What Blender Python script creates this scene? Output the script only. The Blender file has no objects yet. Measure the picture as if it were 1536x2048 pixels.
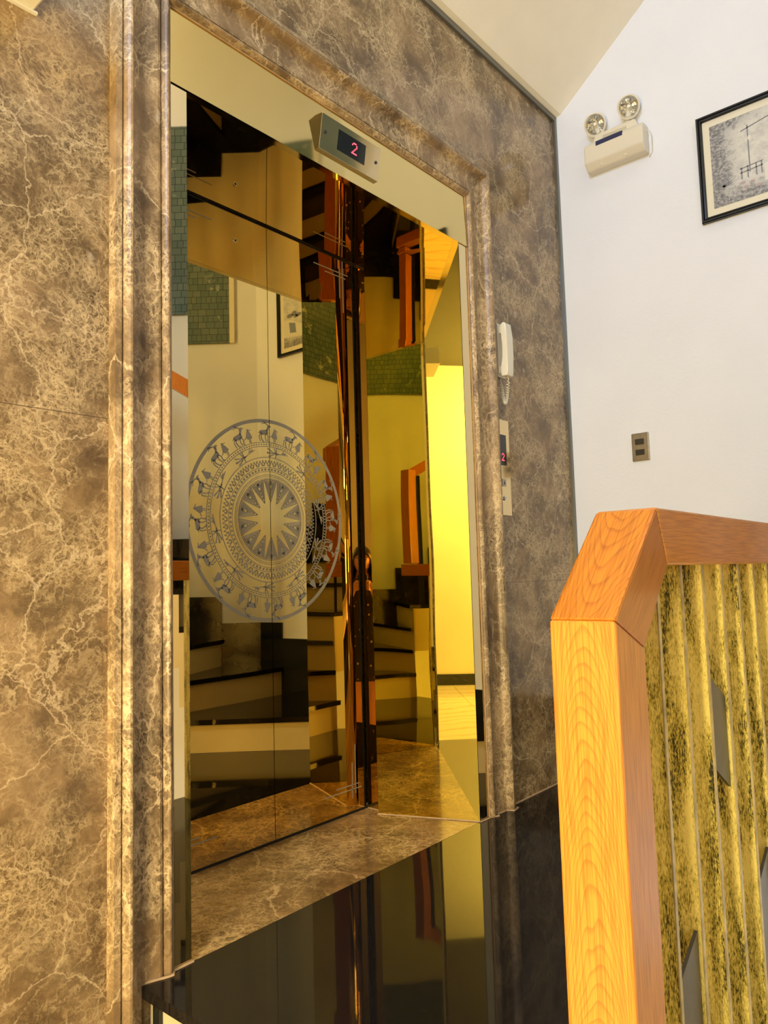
import bpy, bmesh, math, random
from mathutils import Vector, Matrix
random.seed(7)
S = bpy.context.scene
COL = S.collection

# ------------------------------------------------------------------ camera
EYE = 0.857                      # camera height above the landing (landing top is z = 0)
cam_d = bpy.data.cameras.new('camera')
cam = bpy.data.objects.new('camera', cam_d); COL.objects.link(cam)
cam_d.sensor_fit = 'VERTICAL'; cam_d.sensor_height = 24.0
cam_d.lens = 1493.2 / 2048 * 24.0
cam_d.clip_start = 0.02
yaw, pitch, roll = math.radians(49.5294), math.radians(4.9195), math.radians(-1.6252)
fw = Vector((math.sin(yaw) * math.cos(pitch), math.cos(yaw) * math.cos(pitch), math.sin(pitch)))
rt = Vector((math.cos(yaw), -math.sin(yaw), 0)); up = rt.cross(fw)
r2 = rt * math.cos(roll) + up * math.sin(roll); u2 = -rt * math.sin(roll) + up * math.cos(roll)
m = Matrix((r2, u2, -fw)).transposed().to_4x4(); m.translation = Vector((0, 0, EYE))
cam.matrix_world = m
S.camera = cam

# ------------------------------------------------------------------ world, exposure
w = bpy.data.worlds.new('world'); S.world = w; w.use_nodes = True
bgn = w.node_tree.nodes['Background']
bgn.inputs[0].default_value = (0.80, 0.88, 1.0, 1); bgn.inputs[1].default_value = 4.5
S.view_settings.view_transform = 'Standard'; S.view_settings.look = 'None'
S.view_settings.gamma = 1.0; S.view_settings.use_curve_mapping = False
S.view_settings.exposure = 0.0
S.cycles.max_bounces = 14; S.cycles.glossy_bounces = 10; S.cycles.diffuse_bounces = 5
S.cycles.sample_clamp_indirect = 6.0
S.cycles.caustics_reflective = True

def area(name, loc, target, size, power, color, size_y=None, spread=None):
    d = bpy.data.lights.new(name, 'AREA'); o = bpy.data.objects.new(name, d); COL.objects.link(o)
    d.energy = power; d.color = color; d.size = size
    if size_y: d.shape = 'RECTANGLE'; d.size_y = size_y
    if spread: d.spread = spread
    o.location = loc
    o.rotation_euler = (Vector(target) - Vector(loc)).to_track_quat('-Z', 'Y').to_euler()
    return o
# unseen area lights, with added fills: warm from the lower hall (left), cool from above
area('warm_fill_light', (-1.22, 0.38, 0.70), (1.2, 1.25, 0.6), 0.70, 100, (1.0, 0.76, 0.34), 1.3)  # unseen source added to brighten the left marble
area('hall_lamp_light', (-3.0, -0.75, 3.30), (-3.9, 0.75, 0.6), 0.6, 260, (1.0, 0.92, 0.66))
area('cool_fill_light', (-1.0, 0.40, 3.30), (3.07, 0.75, 1.3), 0.7, 78, (0.50, 0.70, 1.0))  # cool fill added for the right wall, no roof opening there
area('stair_lamp_light', (1.6, -0.55, 4.75), (1.9, 0.6, 0), 0.8, 44, (1.0, 0.92, 0.78))

# ------------------------------------------------------------------ material helpers
def mat(name):
    mt = bpy.data.materials.new(name); mt.use_nodes = True
    nt = mt.node_tree; b = nt.nodes['Principled BSDF']
    return mt, nt, b
def N(nt, t, **kw):
    n = nt.nodes.new(t)
    for k, v in kw.items():
        if k.startswith('i_'):
            key = k[2:]; key = int(key) if key.isdigit() else key.replace('_', ' ')
            n.inputs[key].default_value = v
        else: setattr(n, k, v)
    return n
def L(nt, a, b): nt.links.new(a, b)
def ramp(nt, fac, stops, interp='LINEAR'):
    r = N(nt, 'ShaderNodeValToRGB'); r.color_ramp.interpolation = interp
    e = r.color_ramp.elements
    while len(e) < len(stops): e.new(0.5)
    for i, (p, c) in enumerate(stops):
        e[i].position = p; e[i].color = (*c, 1) if len(c) == 3 else c
    L(nt, fac, r.inputs[0]); return r
def mixc(nt, fac, a, b, mode='MIX'):
    n = N(nt, 'ShaderNodeMix', data_type='RGBA', blend_type=mode)
    for s, v in ((0, fac), (6, a), (7, b)):
        if hasattr(v, 'node'): L(nt, v, n.inputs[s])
        else: n.inputs[s].default_value = v if s == 0 else ((*v, 1) if len(v) == 3 else v)
    return n.outputs[2]
def math_(nt, op, a, b=0.0, c=None):
    n = N(nt, 'ShaderNodeMath', operation=op)
    for i, v in enumerate([a, b] + ([c] if c is not None else [])):
        if hasattr(v, 'node'): L(nt, v, n.inputs[i])
        else: n.inputs[i].default_value = v
    return n.outputs[0]
def plain(name, col, rough=0.5, metal=0.0, noise=0.0, spec=0.5, nscale=8.0, bump=0.0, bscale=60.0):
    mt, nt, b = mat(name)
    b.inputs['Roughness'].default_value = rough; b.inputs['Metallic'].default_value = metal
    b.inputs['Specular IOR Level'].default_value = spec
    tc = N(nt, 'ShaderNodeTexCoord')
    n = N(nt, 'ShaderNodeTexNoise', i_Scale=nscale, i_Detail=4.0); L(nt, tc.outputs['Object'], n.inputs['Vector'])
    k = max(noise, 0.01)
    lo = tuple(c * (1 - k) for c in col); hi = tuple(min(1, c * (1 + k)) for c in col)
    r = ramp(nt, n.outputs[0], [(0.3, lo), (0.7, hi)]); L(nt, r.outputs[0], b.inputs['Base Color'])
    if bump:
        n2 = N(nt, 'ShaderNodeTexNoise', i_Scale=bscale, i_Detail=3.0); L(nt, tc.outputs['Object'], n2.inputs['Vector'])
        bp = N(nt, 'ShaderNodeBump', i_Distance=bump); L(nt, n2.outputs[0], bp.inputs['Height']); L(nt, bp.outputs[0], b.inputs['Normal'])
    return mt
def emis(name, col, s):
    mt, nt, b = mat(name); b.inputs['Base Color'].default_value = (*col, 1)
    b.inputs['Emission Color'].default_value = (*col, 1); b.inputs['Emission Strength'].default_value = s
    return mt

def marble(name, light=1.0, offset=(0, 0, 0), stretch=(1, 1, 1), joints=False, rough=0.16, tint=(1, .98, .94)):
    mt, nt, b = mat(name)
    tc = N(nt, 'ShaderNodeTexCoord'); mp = N(nt, 'ShaderNodeMapping')
    mp.inputs['Location'].default_value = offset; mp.inputs['Scale'].default_value = stretch
    mp.inputs['Rotation'].default_value = (0.35, 0.5, 0.3)
    L(nt, tc.outputs['Object'], mp.inputs['Vector']); v = mp.outputs[0]
    wn = N(nt, 'ShaderNodeTexNoise', i_Scale=3.2, i_Detail=6.0, i_Roughness=0.6); L(nt, v, wn.inputs['Vector'])
    ws = N(nt, 'ShaderNodeVectorMath', operation='MULTIPLY_ADD'); L(nt, wn.outputs['Color'], ws.inputs[0])
    ws.inputs[1].default_value = (0.22, 0.22, 0.22); L(nt, v, ws.inputs[2])
    wn2 = N(nt, 'ShaderNodeTexNoise', i_Scale=22.0, i_Detail=4.0, i_Roughness=0.65); L(nt, v, wn2.inputs['Vector'])
    ws2 = N(nt, 'ShaderNodeVectorMath', operation='MULTIPLY_ADD'); L(nt, wn2.outputs['Color'], ws2.inputs[0])
    ws2.inputs[1].default_value = (0.045, 0.045, 0.045); L(nt, ws.outputs[0], ws2.inputs[2])
    def vein(scale, wdt, src):
        vo = N(nt, 'ShaderNodeTexVoronoi', feature='DISTANCE_TO_EDGE', i_Scale=scale, i_Randomness=1.0)
        L(nt, src, vo.inputs['Vector'])
        mr = N(nt, 'ShaderNodeMapRange', interpolation_type='SMOOTHSTEP'); mr.inputs['From Min'].default_value = 0.0
        mr.inputs['From Max'].default_value = wdt; mr.inputs['To Min'].default_value = 1.0; mr.inputs['To Max'].default_value = 0.0
        L(nt, vo.outputs['Distance'], mr.inputs['Value']); return mr.outputs[0]
    def ridge(scale, wdt, src, det=4.0, rough=0.6):
        nn_ = N(nt, 'ShaderNodeTexNoise', i_Scale=scale, i_Detail=det, i_Roughness=rough); L(nt, src, nn_.inputs['Vector'])
        d = math_(nt, 'ABSOLUTE', math_(nt, 'SUBTRACT', nn_.outputs[0], 0.5))
        mr = N(nt, 'ShaderNodeMapRange', interpolation_type='SMOOTHSTEP'); mr.inputs['From Min'].default_value = 0.0
        mr.inputs['From Max'].default_value = wdt; mr.inputs['To Min'].default_value = 1.0; mr.inputs['To Max'].default_value = 0.0
        L(nt, d, mr.inputs['Value']); return mr.outputs[0]
    big = vein(2.4, 0.010, ws2.outputs[0]); mid = vein(11.0, 0.050, ws2.outputs[0]); fine = vein(27.0, 0.11, ws2.outputs[0]); tiny = vein(70.0, 0.25, ws2.outputs[0])
    rg1 = ridge(9.0, 0.030, ws2.outputs[0]); rg2 = ridge(26.0, 0.040, ws2.outputs[0]); rg3 = ridge(60.0, 0.06, v)
    base = N(nt, 'ShaderNodeTexNoise', i_Scale=3.0, i_Detail=9.0, i_Roughness=0.68, i_Distortion=0.8); L(nt, ws.outputs[0], base.inputs['Vector'])
    k = light
    br = ramp(nt, base.outputs[0], [(0.30, (0.070*k, 0.043*k, 0.021*k)), (0.47, (0.155*k, 0.100*k, 0.048*k)), (0.58, (0.265*k, 0.172*k, 0.084*k)), (0.76, (0.40*k, 0.275*k, 0.145*k))])
    msk = N(nt, 'ShaderNodeTexNoise', i_Scale=3.8, i_Detail=6.0, i_Roughness=0.65); L(nt, v, msk.inputs['Vector'])
    mk = ramp(nt, msk.outputs[0], [(0.42, (0, 0, 0)), (0.60, (1, 1, 1))])
    msk2 = N(nt, 'ShaderNodeTexNoise', i_Scale=6.5, i_Detail=5.0, i_Roughness=0.65); L(nt, ws.outputs[0], msk2.inputs['Vector'])
    mk2 = ramp(nt, msk2.outputs[0], [(0.43, (0.06, 0.06, 0.06)), (0.62, (1, 1, 1))])
    cream = (0.72*k, 0.55*k, 0.31*k)
    def lay(c, f, msk_, amt, col):
        return mixc(nt, math_(nt, 'MULTIPLY', math_(nt, 'MULTIPLY', f, msk_), amt), c, col)
    c = lay(br.outputs[0], rg3, mk2.outputs[0], 0.40, (0.42*k, 0.30*k, 0.155*k))
    c = lay(c, tiny, mk.outputs[0], 0.42, (0.48*k, 0.35*k, 0.18*k))
    c = lay(c, rg2, mk.outputs[0], 0.48, cream)
    c = lay(c, rg1, mk2.outputs[0], 0.48, cream)
    c = lay(c, fine, mk.outputs[0], 0.52, cream)
    c = lay(c, mid, mk2.outputs[0], 0.45, cream)
    c = mixc(nt, math_(nt, 'MULTIPLY', big, 0.6), c, (0.74*k, 0.58*k, 0.36*k))
    # a few pale inclusions
    vo = N(nt, 'ShaderNodeTexVoronoi', feature='F1', i_Scale=4.0); L(nt, ws2.outputs[0], vo.inputs['Vector'])
    pm = ramp(nt, vo.outputs['Distance'], [(0.03, (1, 1, 1)), (0.08, (0, 0, 0))])
    c = mixc(nt, math_(nt, 'MULTIPLY', pm.outputs[0], 0.5), c, (0.60*k, 0.50*k, 0.37*k))
    if joints:
        sx = N(nt, 'ShaderNodeSeparateXYZ'); L(nt, tc.outputs['Object'], sx.inputs[0])
        d = math_(nt, 'ABSOLUTE', math_(nt, 'SUBTRACT', sx.outputs[2], 1.22)); f = math_(nt, 'LESS_THAN', d, 0.0012)
        d2 = math_(nt, 'ABSOLUTE', math_(nt, 'SUBTRACT', sx.outputs[2], 0.82)); f2 = math_(nt, 'LESS_THAN', d2, 0.0010)
        xl = math_(nt, 'LESS_THAN', sx.outputs[0], 1.0); xg = math_(nt, 'GREATER_THAN', sx.outputs[0], 2.0)
        ff = math_(nt, 'ADD', math_(nt, 'MULTIPLY', f, xl), math_(nt, 'MULTIPLY', f2, xg))
        c = mixc(nt, math_(nt, 'MULTIPLY', ff, 0.75), c, (0.08, 0.05, 0.03))
    c = mixc(nt, 1.0, c, tint, 'MULTIPLY')
    L(nt, c, b.inputs['Base Color'])
    b.inputs['Roughness'].default_value = rough; b.inputs['Specular IOR Level'].default_value = 0.4
    return mt

def mirror(name, col, rough=0.02, wave=0.0010, wscale=(3.0, 3.0, 0.9), seed=0.0):
    mt, nt, b = mat(name)
    b.inputs['Metallic'].default_value = 1.0; b.inputs['Roughness'].default_value = rough
    b.inputs['Base Color'].default_value = (*col, 1)
    tc = N(nt, 'ShaderNodeTexCoord'); mp = N(nt, 'ShaderNodeMapping'); mp.inputs['Scale'].default_value = wscale
    mp.inputs['Location'].default_value = (seed, seed * 1.7, seed * .3)
    L(nt, tc.outputs['Object'], mp.inputs['Vector'])
    n = N(nt, 'ShaderNodeTexNoise', i_Scale=1.0, i_Detail=0.0); L(nt, mp.outputs[0], n.inputs['Vector'])
    bp = N(nt, 'ShaderNodeBump', i_Distance=wave); bp.inputs['Strength'].default_value = 1.0
    L(nt, n.outputs[0], bp.inputs['Height']); L(nt, bp.outputs[0], b.inputs['Normal'])
    return mt

def wood(name, dark, lightc, fz=46.0, ku=90.0, kx=9.0):
    # grain runs along local Z, cathedral figure on the faces that look along local X
    mt, nt, b = mat(name)
    tc = N(nt, 'ShaderNodeTexCoord'); s = N(nt, 'ShaderNodeSeparateXYZ'); L(nt, tc.outputs['Object'], s.inputs[0])
    mp = N(nt, 'ShaderNodeMapping'); mp.inputs['Scale'].default_value = (6, 9, 2.6); L(nt, tc.outputs['Object'], mp.inputs['Vector'])
    n = N(nt, 'ShaderNodeTexNoise', i_Scale=1.4, i_Detail=2.5); L(nt, mp.outputs[0], n.inputs['Vector'])
    u = math_(nt, 'ADD', s.outputs[1], math_(nt, 'MULTIPLY', math_(nt, 'SUBTRACT', n.outputs[0], 0.5), 0.030))
    val = math_(nt, 'ADD', s.outputs[2], math_(nt, 'MULTIPLY', math_(nt, 'MULTIPLY', u, u), ku))
    val = math_(nt, 'ADD', val, math_(nt, 'MULTIPLY', s.outputs[0], kx))
    val = math_(nt, 'ADD', val, math_(nt, 'MULTIPLY', n.outputs[0], 0.16))
    sn = math_(nt, 'FRACT', math_(nt, 'MULTIPLY', val, fz))
    r = ramp(nt, sn, [(0.0, lightc), (0.62, tuple(0.85*a+0.15*c for a, c in zip(lightc, dark))), (0.90, dark), (1.0, lightc)])
    mp2 = N(nt, 'ShaderNodeMapping'); mp2.inputs['Scale'].default_value = (420, 420, 14); L(nt, tc.outputs['Object'], mp2.inputs['Vector'])
    f = N(nt, 'ShaderNodeTexNoise', i_Scale=1.0, i_Detail=3.0); L(nt, mp2.outputs[0], f.inputs['Vector'])
    fr = ramp(nt, f.outputs[0], [(0.38, (0.72, 0.66, 0.60)), (0.58, (1, 1, 1))])
    c = mixc(nt, 1.0, r.outputs[0], fr.outputs[0], 'MULTIPLY')
    L(nt, c, b.inputs['Base Color']); b.inputs['Roughness'].default_value = 0.28
    b.inputs['Coat Weight'].default_value = 0.25; b.inputs['Coat Roughness'].default_value = 0.12
    return mt

M = {}
M['marble'] = marble('brown_marble', 0.88, stretch=(1.4, 1.4, 1.4), joints=True)
M['marble_trim'] = marble('brown_marble_moulding', 1.05, offset=(3, 2, 5), stretch=(1.3, 1.3, 1.0), rough=0.38)
M['marble_sill'] = marble('brown_marble_sill', 1.12, offset=(7, 1, 2), stretch=(1.0, 1.0, 1.0), rough=0.12, tint=(1, .86, .60))  # warm tint puts the surround's golden bounce into the stone colour
M['door'] = mirror('gold_mirror_door', (0.74, 0.53, 0.165), 0.012, 0.0011, (2.6, 1, 1.3), 0.0)
M['reveal'] = mirror('gold_mirror_reveal', (0.82, 0.64, 0.13), 0.012, 0.0016, (2.0, 3.6, 2.4), 4.0)
M['jamb'] = mirror('gold_mirror_jamb', (0.74, 0.60, 0.33), 0.012, 0.0012, (2.0, 2.0, 1.2), 9.0)
M['header'] = mirror('gold_mirror_header', (0.62, 0.49, 0.20), 0.05, 0.0022, (3.0, 2.0, 3.6), 2.5)
M['gold_plate'] = mirror('brushed_gold_plate', (0.74, 0.60, 0.34), 0.10, 0.0006, (9, 4, 9), 1.0)
M['etch'] = plain('frosted_etching', (0.275, 0.245, 0.185), 0.5, 0.0, 0.05)
M['black_gap'] = plain('black_gap', (0.004, 0.004, 0.004), 0.6)
M['sealant'] = plain('tan_sealant', (0.45, 0.30, 0.16), 0.5, noise=0.15, nscale=30)
M['wall'] = plain('painted_wall', (0.755, 0.785, 0.88), 0.55, noise=0.03, nscale=2.0, bump=0.0006, bscale=90)
M['wall_cream'] = plain('cream_wall', (0.76, 0.66, 0.45), 0.5, noise=0.05, nscale=2.0, bump=0.0005)
M['ceiling'] = plain('cream_ceiling', (0.93, 0.88, 0.75), 0.6, noise=0.02)
M['metal_trim'] = plain('grey_metal_trim', (0.20, 0.20, 0.18), 0.35, 0.7, 0.05)
M['riser'] = plain('cream_riser', (0.72, 0.64, 0.45), 0.3, noise=0.06, nscale=3)
M['slate'] = plain('black_skirting', (0.012, 0.014, 0.012), 0.10, noise=0.3, nscale=25)
M['white_plastic'] = plain('ivory_plastic', (0.74, 0.70, 0.58), 0.32, noise=0.02)
M['cream_plastic'] = plain('cream_plastic', (0.70, 0.65, 0.54), 0.35, noise=0.02)
M['dark_plastic'] = plain('dark_plastic', (0.015, 0.016, 0.018), 0.25)
M['glass_black'] = plain('smoked_display', (0.010, 0.013, 0.016), 0.08)
M['red'] = emis('red_led', (1.0, 0.06, 0.10), 3.0)
M['chrome'] = plain('chrome', (0.80, 0.80, 0.78), 0.12, 1.0)
M['steel'] = plain('brushed_steel', (0.42, 0.37, 0.31), 0.32, 1.0, 0.08, nscale=60)
M['rocker'] = plain('grey_rocker', (0.035, 0.033, 0.028), 0.3)
M['frame_black'] = plain('black_lacquer_frame', (0.010, 0.011, 0.014), 0.22)
M['matboard'] = plain('cream_matboard', (0.74, 0.70, 0.58), 0.7)
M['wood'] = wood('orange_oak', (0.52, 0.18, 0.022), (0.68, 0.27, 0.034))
M['wood_chamfer'] = wood('orange_oak_chamfer', (0.40, 0.125, 0.009), (0.56, 0.20, 0.014), 40, -75, 9)  # darker oak copy, the chamfer's shading is put into its colour
M['plate_grey'] = plain('grey_infill_metal', (0.10, 0.095, 0.08), 0.35, 0.6, 0.15, nscale=30)

def granite():
    mt, nt, b = mat('black_granite')
    tc = N(nt, 'ShaderNodeTexCoord')
    vo = N(nt, 'ShaderNodeTexVoronoi', feature='F1', i_Scale=75.0); L(nt, tc.outputs['Object'], vo.inputs['Vector'])
    sp = ramp(nt, vo.outputs['Distance'], [(0.0, (0.6, 0.55, 0.48)), (0.045, (0.0, 0.0, 0.0))])
    n = N(nt, 'ShaderNodeTexNoise', i_Scale=11.0, i_Detail=2.0); L(nt, tc.outputs['Object'], n.inputs['Vector'])
    mk = ramp(nt, n.outputs[0], [(0.60, (0, 0, 0)), (0.64, (1, 1, 1))])
    c = mixc(nt, 1.0, sp.outputs[0], mk.outputs[0], 'MULTIPLY')
    n2 = N(nt, 'ShaderNodeTexNoise', i_Scale=500.0, i_Detail=1.0); L(nt, tc.outputs['Object'], n2.inputs['Vector'])
    g = ramp(nt, n2.outputs[0], [(0.45, (0.006, 0.005, 0.005)), (0.75, (0.028, 0.026, 0.022))])
    c = mixc(nt, 1.0, g.outputs[0], c, 'ADD')
    L(nt, c, b.inputs['Base Color']); b.inputs['Roughness'].default_value = 0.035
    b.inputs['Specular IOR Level'].default_value = 0.32
    return mt
M['granite'] = granite()

def goldleaf():
    mt, nt, b = mat('distressed_gold_leaf')
    tc = N(nt, 'ShaderNodeTexCoord'); mp = N(nt, 'ShaderNodeMapping'); mp.inputs['Scale'].default_value = (520, 520, 130)
    L(nt, tc.outputs['Object'], mp.inputs['Vector'])
    n = N(nt, 'ShaderNodeTexNoise', i_Scale=1.0, i_Detail=3.0, i_Roughness=0.7); L(nt, mp.outputs[0], n.inputs['Vector'])
    mp2 = N(nt, 'ShaderNodeMapping'); mp2.inputs['Scale'].default_value = (34, 40, 7.5); L(nt, tc.outputs['Object'], mp2.inputs['Vector'])
    n2 = N(nt, 'ShaderNodeTexNoise', i_Scale=1.0, i_Detail=6.0, i_Roughness=0.62); L(nt, mp2.outputs[0], n2.inputs['Vector'])
    v = math_(nt, 'ADD', math_(nt, 'MULTIPLY', n.outputs[0], 0.62), math_(nt, 'MULTIPLY', n2.outputs[0], 0.75))
    r = ramp(nt, v, [(0.525, (0.020, 0.020, 0.012)), (0.585, (0.15, 0.13, 0.025)), (0.635, (0.55, 0.46, 0.075)), (0.76, (0.96, 0.84, 0.26))])
    L(nt, r.outputs[0], b.inputs['Base Color']); b.inputs['Metallic'].default_value = 0.25; b.inputs['Roughness'].default_value = 0.40
    bp = N(nt, 'ShaderNodeBump', i_Distance=0.0006); L(nt, n.outputs[0], bp.inputs['Height']); L(nt, bp.outputs[0], b.inputs['Normal'])
    return mt
M['gold'] = goldleaf()
M['slat_edge'] = plain('worn_gold_edge', (0.50, 0.42, 0.20), .4, .3, .35, nscale=40)

def mosaic():
    mt, nt, b = mat('green_glass_mosaic')
    tc = N(nt, 'ShaderNodeTexCoord')
    br = N(nt, 'ShaderNodeTexBrick', offset=0.35, squash=0.6, squash_frequency=3); br.inputs['Scale'].default_value = 1.0
    br.inputs['Brick Width'].default_value = 0.055; br.inputs['Row Height'].default_value = 0.042; br.inputs['Mortar Size'].default_value = 0.0016
    br.inputs['Color1'].default_value = (0.075, 0.125, 0.135, 1); br.inputs['Color2'].default_value = (0.12, 0.17, 0.175, 1)
    br.inputs['Mortar'].default_value = (0.02, 0.03, 0.03, 1); br.inputs['Bias'].default_value = 0.1
    L(nt, tc.outputs['UV'], br.inputs['Vector'])
    n = N(nt, 'ShaderNodeTexNoise', i_Scale=5.0, i_Detail=7.0, i_Roughness=0.7); L(nt, tc.outputs['UV'], n.inputs['Vector'])
    mk = ramp(nt, n.outputs[0], [(0.60, (0, 0, 0)), (0.70, (1, 1, 1))])
    c = mixc(nt, mk.outputs[0], br.outputs['Color'], (0.55, 0.62, 0.56))
    L(nt, c, b.inputs['Base Color']); b.inputs['Roughness'].default_value = 0.15
    return mt
M['mosaic'] = mosaic()

def tile():
    mt, nt, b = mat('cream_marble_tile')
    tc = N(nt, 'ShaderNodeTexCoord')
    br = N(nt, 'ShaderNodeTexBrick', offset=0.0); br.inputs['Scale'].default_value = 1.0
    br.inputs['Brick Width'].default_value = 0.6; br.inputs['Row Height'].default_value = 0.6; br.inputs['Mortar Size'].default_value = 0.003
    br.inputs['Color1'].default_value = (0.75, 0.62, 0.40, 1); br.inputs['Color2'].default_value = (0.80, 0.67, 0.44, 1); br.inputs['Mortar'].default_value = (0.35, 0.26, 0.14, 1)
    L(nt, tc.outputs['Object'], br.inputs['Vector'])
    n = N(nt, 'ShaderNodeTexWave', i_Scale=1.4, i_Distortion=9.0, i_Detail=4.0); L(nt, tc.outputs['Object'], n.inputs['Vector'])
    r = ramp(nt, n.outputs[0], [(0.0, (0.82, 0.74, 0.60)), (0.12, (1, 1, 1))])
    c = mixc(nt, 1.0, br.outputs['Color'], r.outputs[0], 'MULTIPLY')
    L(nt, c, b.inputs['Base Color']); b.inputs['Roughness'].default_value = 0.12
    return mt
M['tile'] = tile()

# ------------------------------------------------------------------ mesh helpers
class MB:
    def __init__(s): s.bm = bmesh.new(); s.mats = []
    def mi(s, m):
        if m not in s.mats: s.mats.append(m)
        return s.mats.index(m)
    def box(s, x0, x1, y0, y1, z0, z1, m=None, bev=0.0):
        i = s.mi(m) if m else 0
        vs = [s.bm.verts.new((x, y, z)) for z in (z0, z1) for y in (y0, y1) for x in (x0, x1)]
        fs = [(0,2,3,1),(4,5,7,6),(0,1,5,4),(2,6,7,3),(0,4,6,2),(1,3,7,5)]
        F = []
        for f in fs:
            q = s.bm.faces.new([vs[k] for k in f]); q.material_index = i; F.append(q)
        if bev:
            es = list({e for f in F for e in f.edges})
            bmesh.ops.bevel(s.bm, geom=es, offset=bev, segments=2, affect='EDGES', profile=0.5)
        return s
    def prism(s, pts, a, b, axis='z', m=None, bev=0.0):
        # polygon pts (2-D) extruded from a to b along axis
        i = s.mi(m) if m else 0
        def P(p, h):
            return {'z': (p[0], p[1], h), 'y': (p[0], h, p[1]), 'x': (h, p[0], p[1])}[axis]
        A = [s.bm.verts.new(P(p, a)) for p in pts]; B = [s.bm.verts.new(P(p, b)) for p in pts]
        n = len(pts); F = [s.bm.faces.new(A[::-1]), s.bm.faces.new(B)]
        for k in range(n): F.append(s.bm.faces.new((A[k], A[(k+1) % n], B[(k+1) % n], B[k])))
        for f in F: f.material_index = i
        if bev:
            es = list({e for f in F for e in f.edges})
            bmesh.ops.bevel(s.bm, geom=es, offset=bev, segments=2, affect='EDGES', profile=0.5)
        return s
    def cyl(s, c, r, a, b, axis='y', m=None, seg=24, r2=None):
        i = s.mi(m) if m else 0; r2 = r if r2 is None else r2
        def P(t, h, rr):
            u, v = rr*math.cos(t), rr*math.sin(t)
            return {'z': (c[0]+u, c[1]+v, h), 'y': (c[0]+u, h, c[1]+v), 'x': (h, c[0]+u, c[1]+v)}[axis]
        A = [s.bm.verts.new(P(2*math.pi*k/seg, a, r)) for k in range(seg)]
        B = [s.bm.verts.new(P(2*math.pi*k/seg, b, r2)) for k in range(seg)]
        F = [s.bm.faces.new(A[::-1]), s.bm.faces.new(B)]
        for k in range(seg): F.append(s.bm.faces.new((A[k], A[(k+1) % seg], B[(k+1) % seg], B[k])))
        for f in F: f.material_index = i
        for f in F[2:]: f.smooth = True
        return s
    def tube(s, pts, r, m=None, seg=8, cap=True):
        i = s.mi(m) if m else 0
        pts = [Vector(p) for p in pts]; rings = []
        up_ = Vector((0, 0, 1))
        for k, p in enumerate(pts):
            t = (pts[min(k+1, len(pts)-1)] - pts[max(k-1, 0)]).normalized()
            a = t.cross(up_)
            if a.length < 1e-3: a = t.cross(Vector((0, 1, 0)))
            a.normalize(); b_ = t.cross(a)
            rr = r[k] if isinstance(r, (list, tuple)) else r
            rings.append([s.bm.verts.new(p + (a*math.cos(2*math.pi*q/seg) + b_*math.sin(2*math.pi*q/seg))*rr) for q in range(seg)])
        for A, B in zip(rings, rings[1:]):
            for q in range(seg):
                f = s.bm.faces.new((A[q], A[(q+1) % seg], B[(q+1) % seg], B[q])); f.smooth = True; f.material_index = i
        if cap:
            for R_ in (rings[0][::-1], rings[-1]):
                f = s.bm.faces.new(R_); f.material_index = i
        return s
    def poly(s, pts, m=None):
        f = s.bm.faces.new([s.bm.verts.new(p) for p in pts]); f.material_index = s.mi(m) if m else 0; return f
    def build(s, name, m=None, parent=None, loc=None, rot=None, smooth=False):
        bmesh.ops.recalc_face_normals(s.bm, faces=s.bm.faces)
        for e in s.bm.edges:
            if len(e.link_faces) == 2 and e.calc_face_angle(0) > 0.6: e.smooth = False
        me = bpy.data.meshes.new(name); s.bm.to_mesh(me); s.bm.free()
        if s.mats:
            for q in s.mats: me.materials.append(q)
        elif m: me.materials.append(m)
        if smooth:
            for p in me.polygons: p.use_smooth = True
        o = bpy.data.objects.new(name, me); COL.objects.link(o)
        if parent: o.parent = parent
        if loc: o.location = loc
        if rot: o.rotation_euler = rot
        return o
def tag(o, label=None, cat=None, group=None, kind=None):
    if label: o['label'] = label
    if cat: o['category'] = cat
    if group: o['group'] = group
    if kind: o['kind'] = kind
    return o
def thing(name, label, cat, loc=(0, 0, 0), rot=(0, 0, 0), group=None):
    o = bpy.data.objects.new(name, None); COL.objects.link(o); o.location = loc; o.rotation_euler = rot
    o.empty_display_size = 0.1
    return tag(o, label, cat, group)

# ------------------------------------------------------------------ dimensions
YW = 1.51            # face of the marble wall
YJ = 1.502           # face of the gold jamb panels
YD = 1.925           # face of the elevator doors
XR = 3.072           # right-hand wall
XL0, XL1 = 0.995, 1.045      # left jamb panel
XR0, XR1 = 2.226, 2.285      # right jamb panel
ZH0, ZH1 = 2.080, 2.280      # header panel
ZT = 2.962           # top of marble
ZF = -0.495          # lower hall floor
HALL_X = -4.4; BACK_Y = -2.3; ZC = 3.5
ZTOP = 4.9
DX, DY = -0.65, -0.76        # direction of the slanted stair wall
CH0 = (XR, 0.20)
tend = (0.20 - BACK_Y) / 0.76
CH1 = (XR + DX * tend, BACK_Y)

# ------------------------------------------------------------------ setting
def struct(name, mb, m=None, label=None):
    o = mb.build(name, m); tag(o, label, kind='structure'); return o

mb = MB()
mb.box(HALL_X, XL0, YW, 2.15, ZF, ZC + .1)
mb.box(XR1, XR, YW, 2.15, -0.3, ZT); mb.box(XL0, XR1, YW, 2.15, ZH1, ZT)
mb.box(XL0, XR1, 1.975, 2.15, 0, ZH1)
mb.box(XL0, 3.2, YW, 2.15, -0.3, -0.03)
struct('wall_back', mb, M['marble'], 'brown veined marble wall around the elevator')

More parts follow.
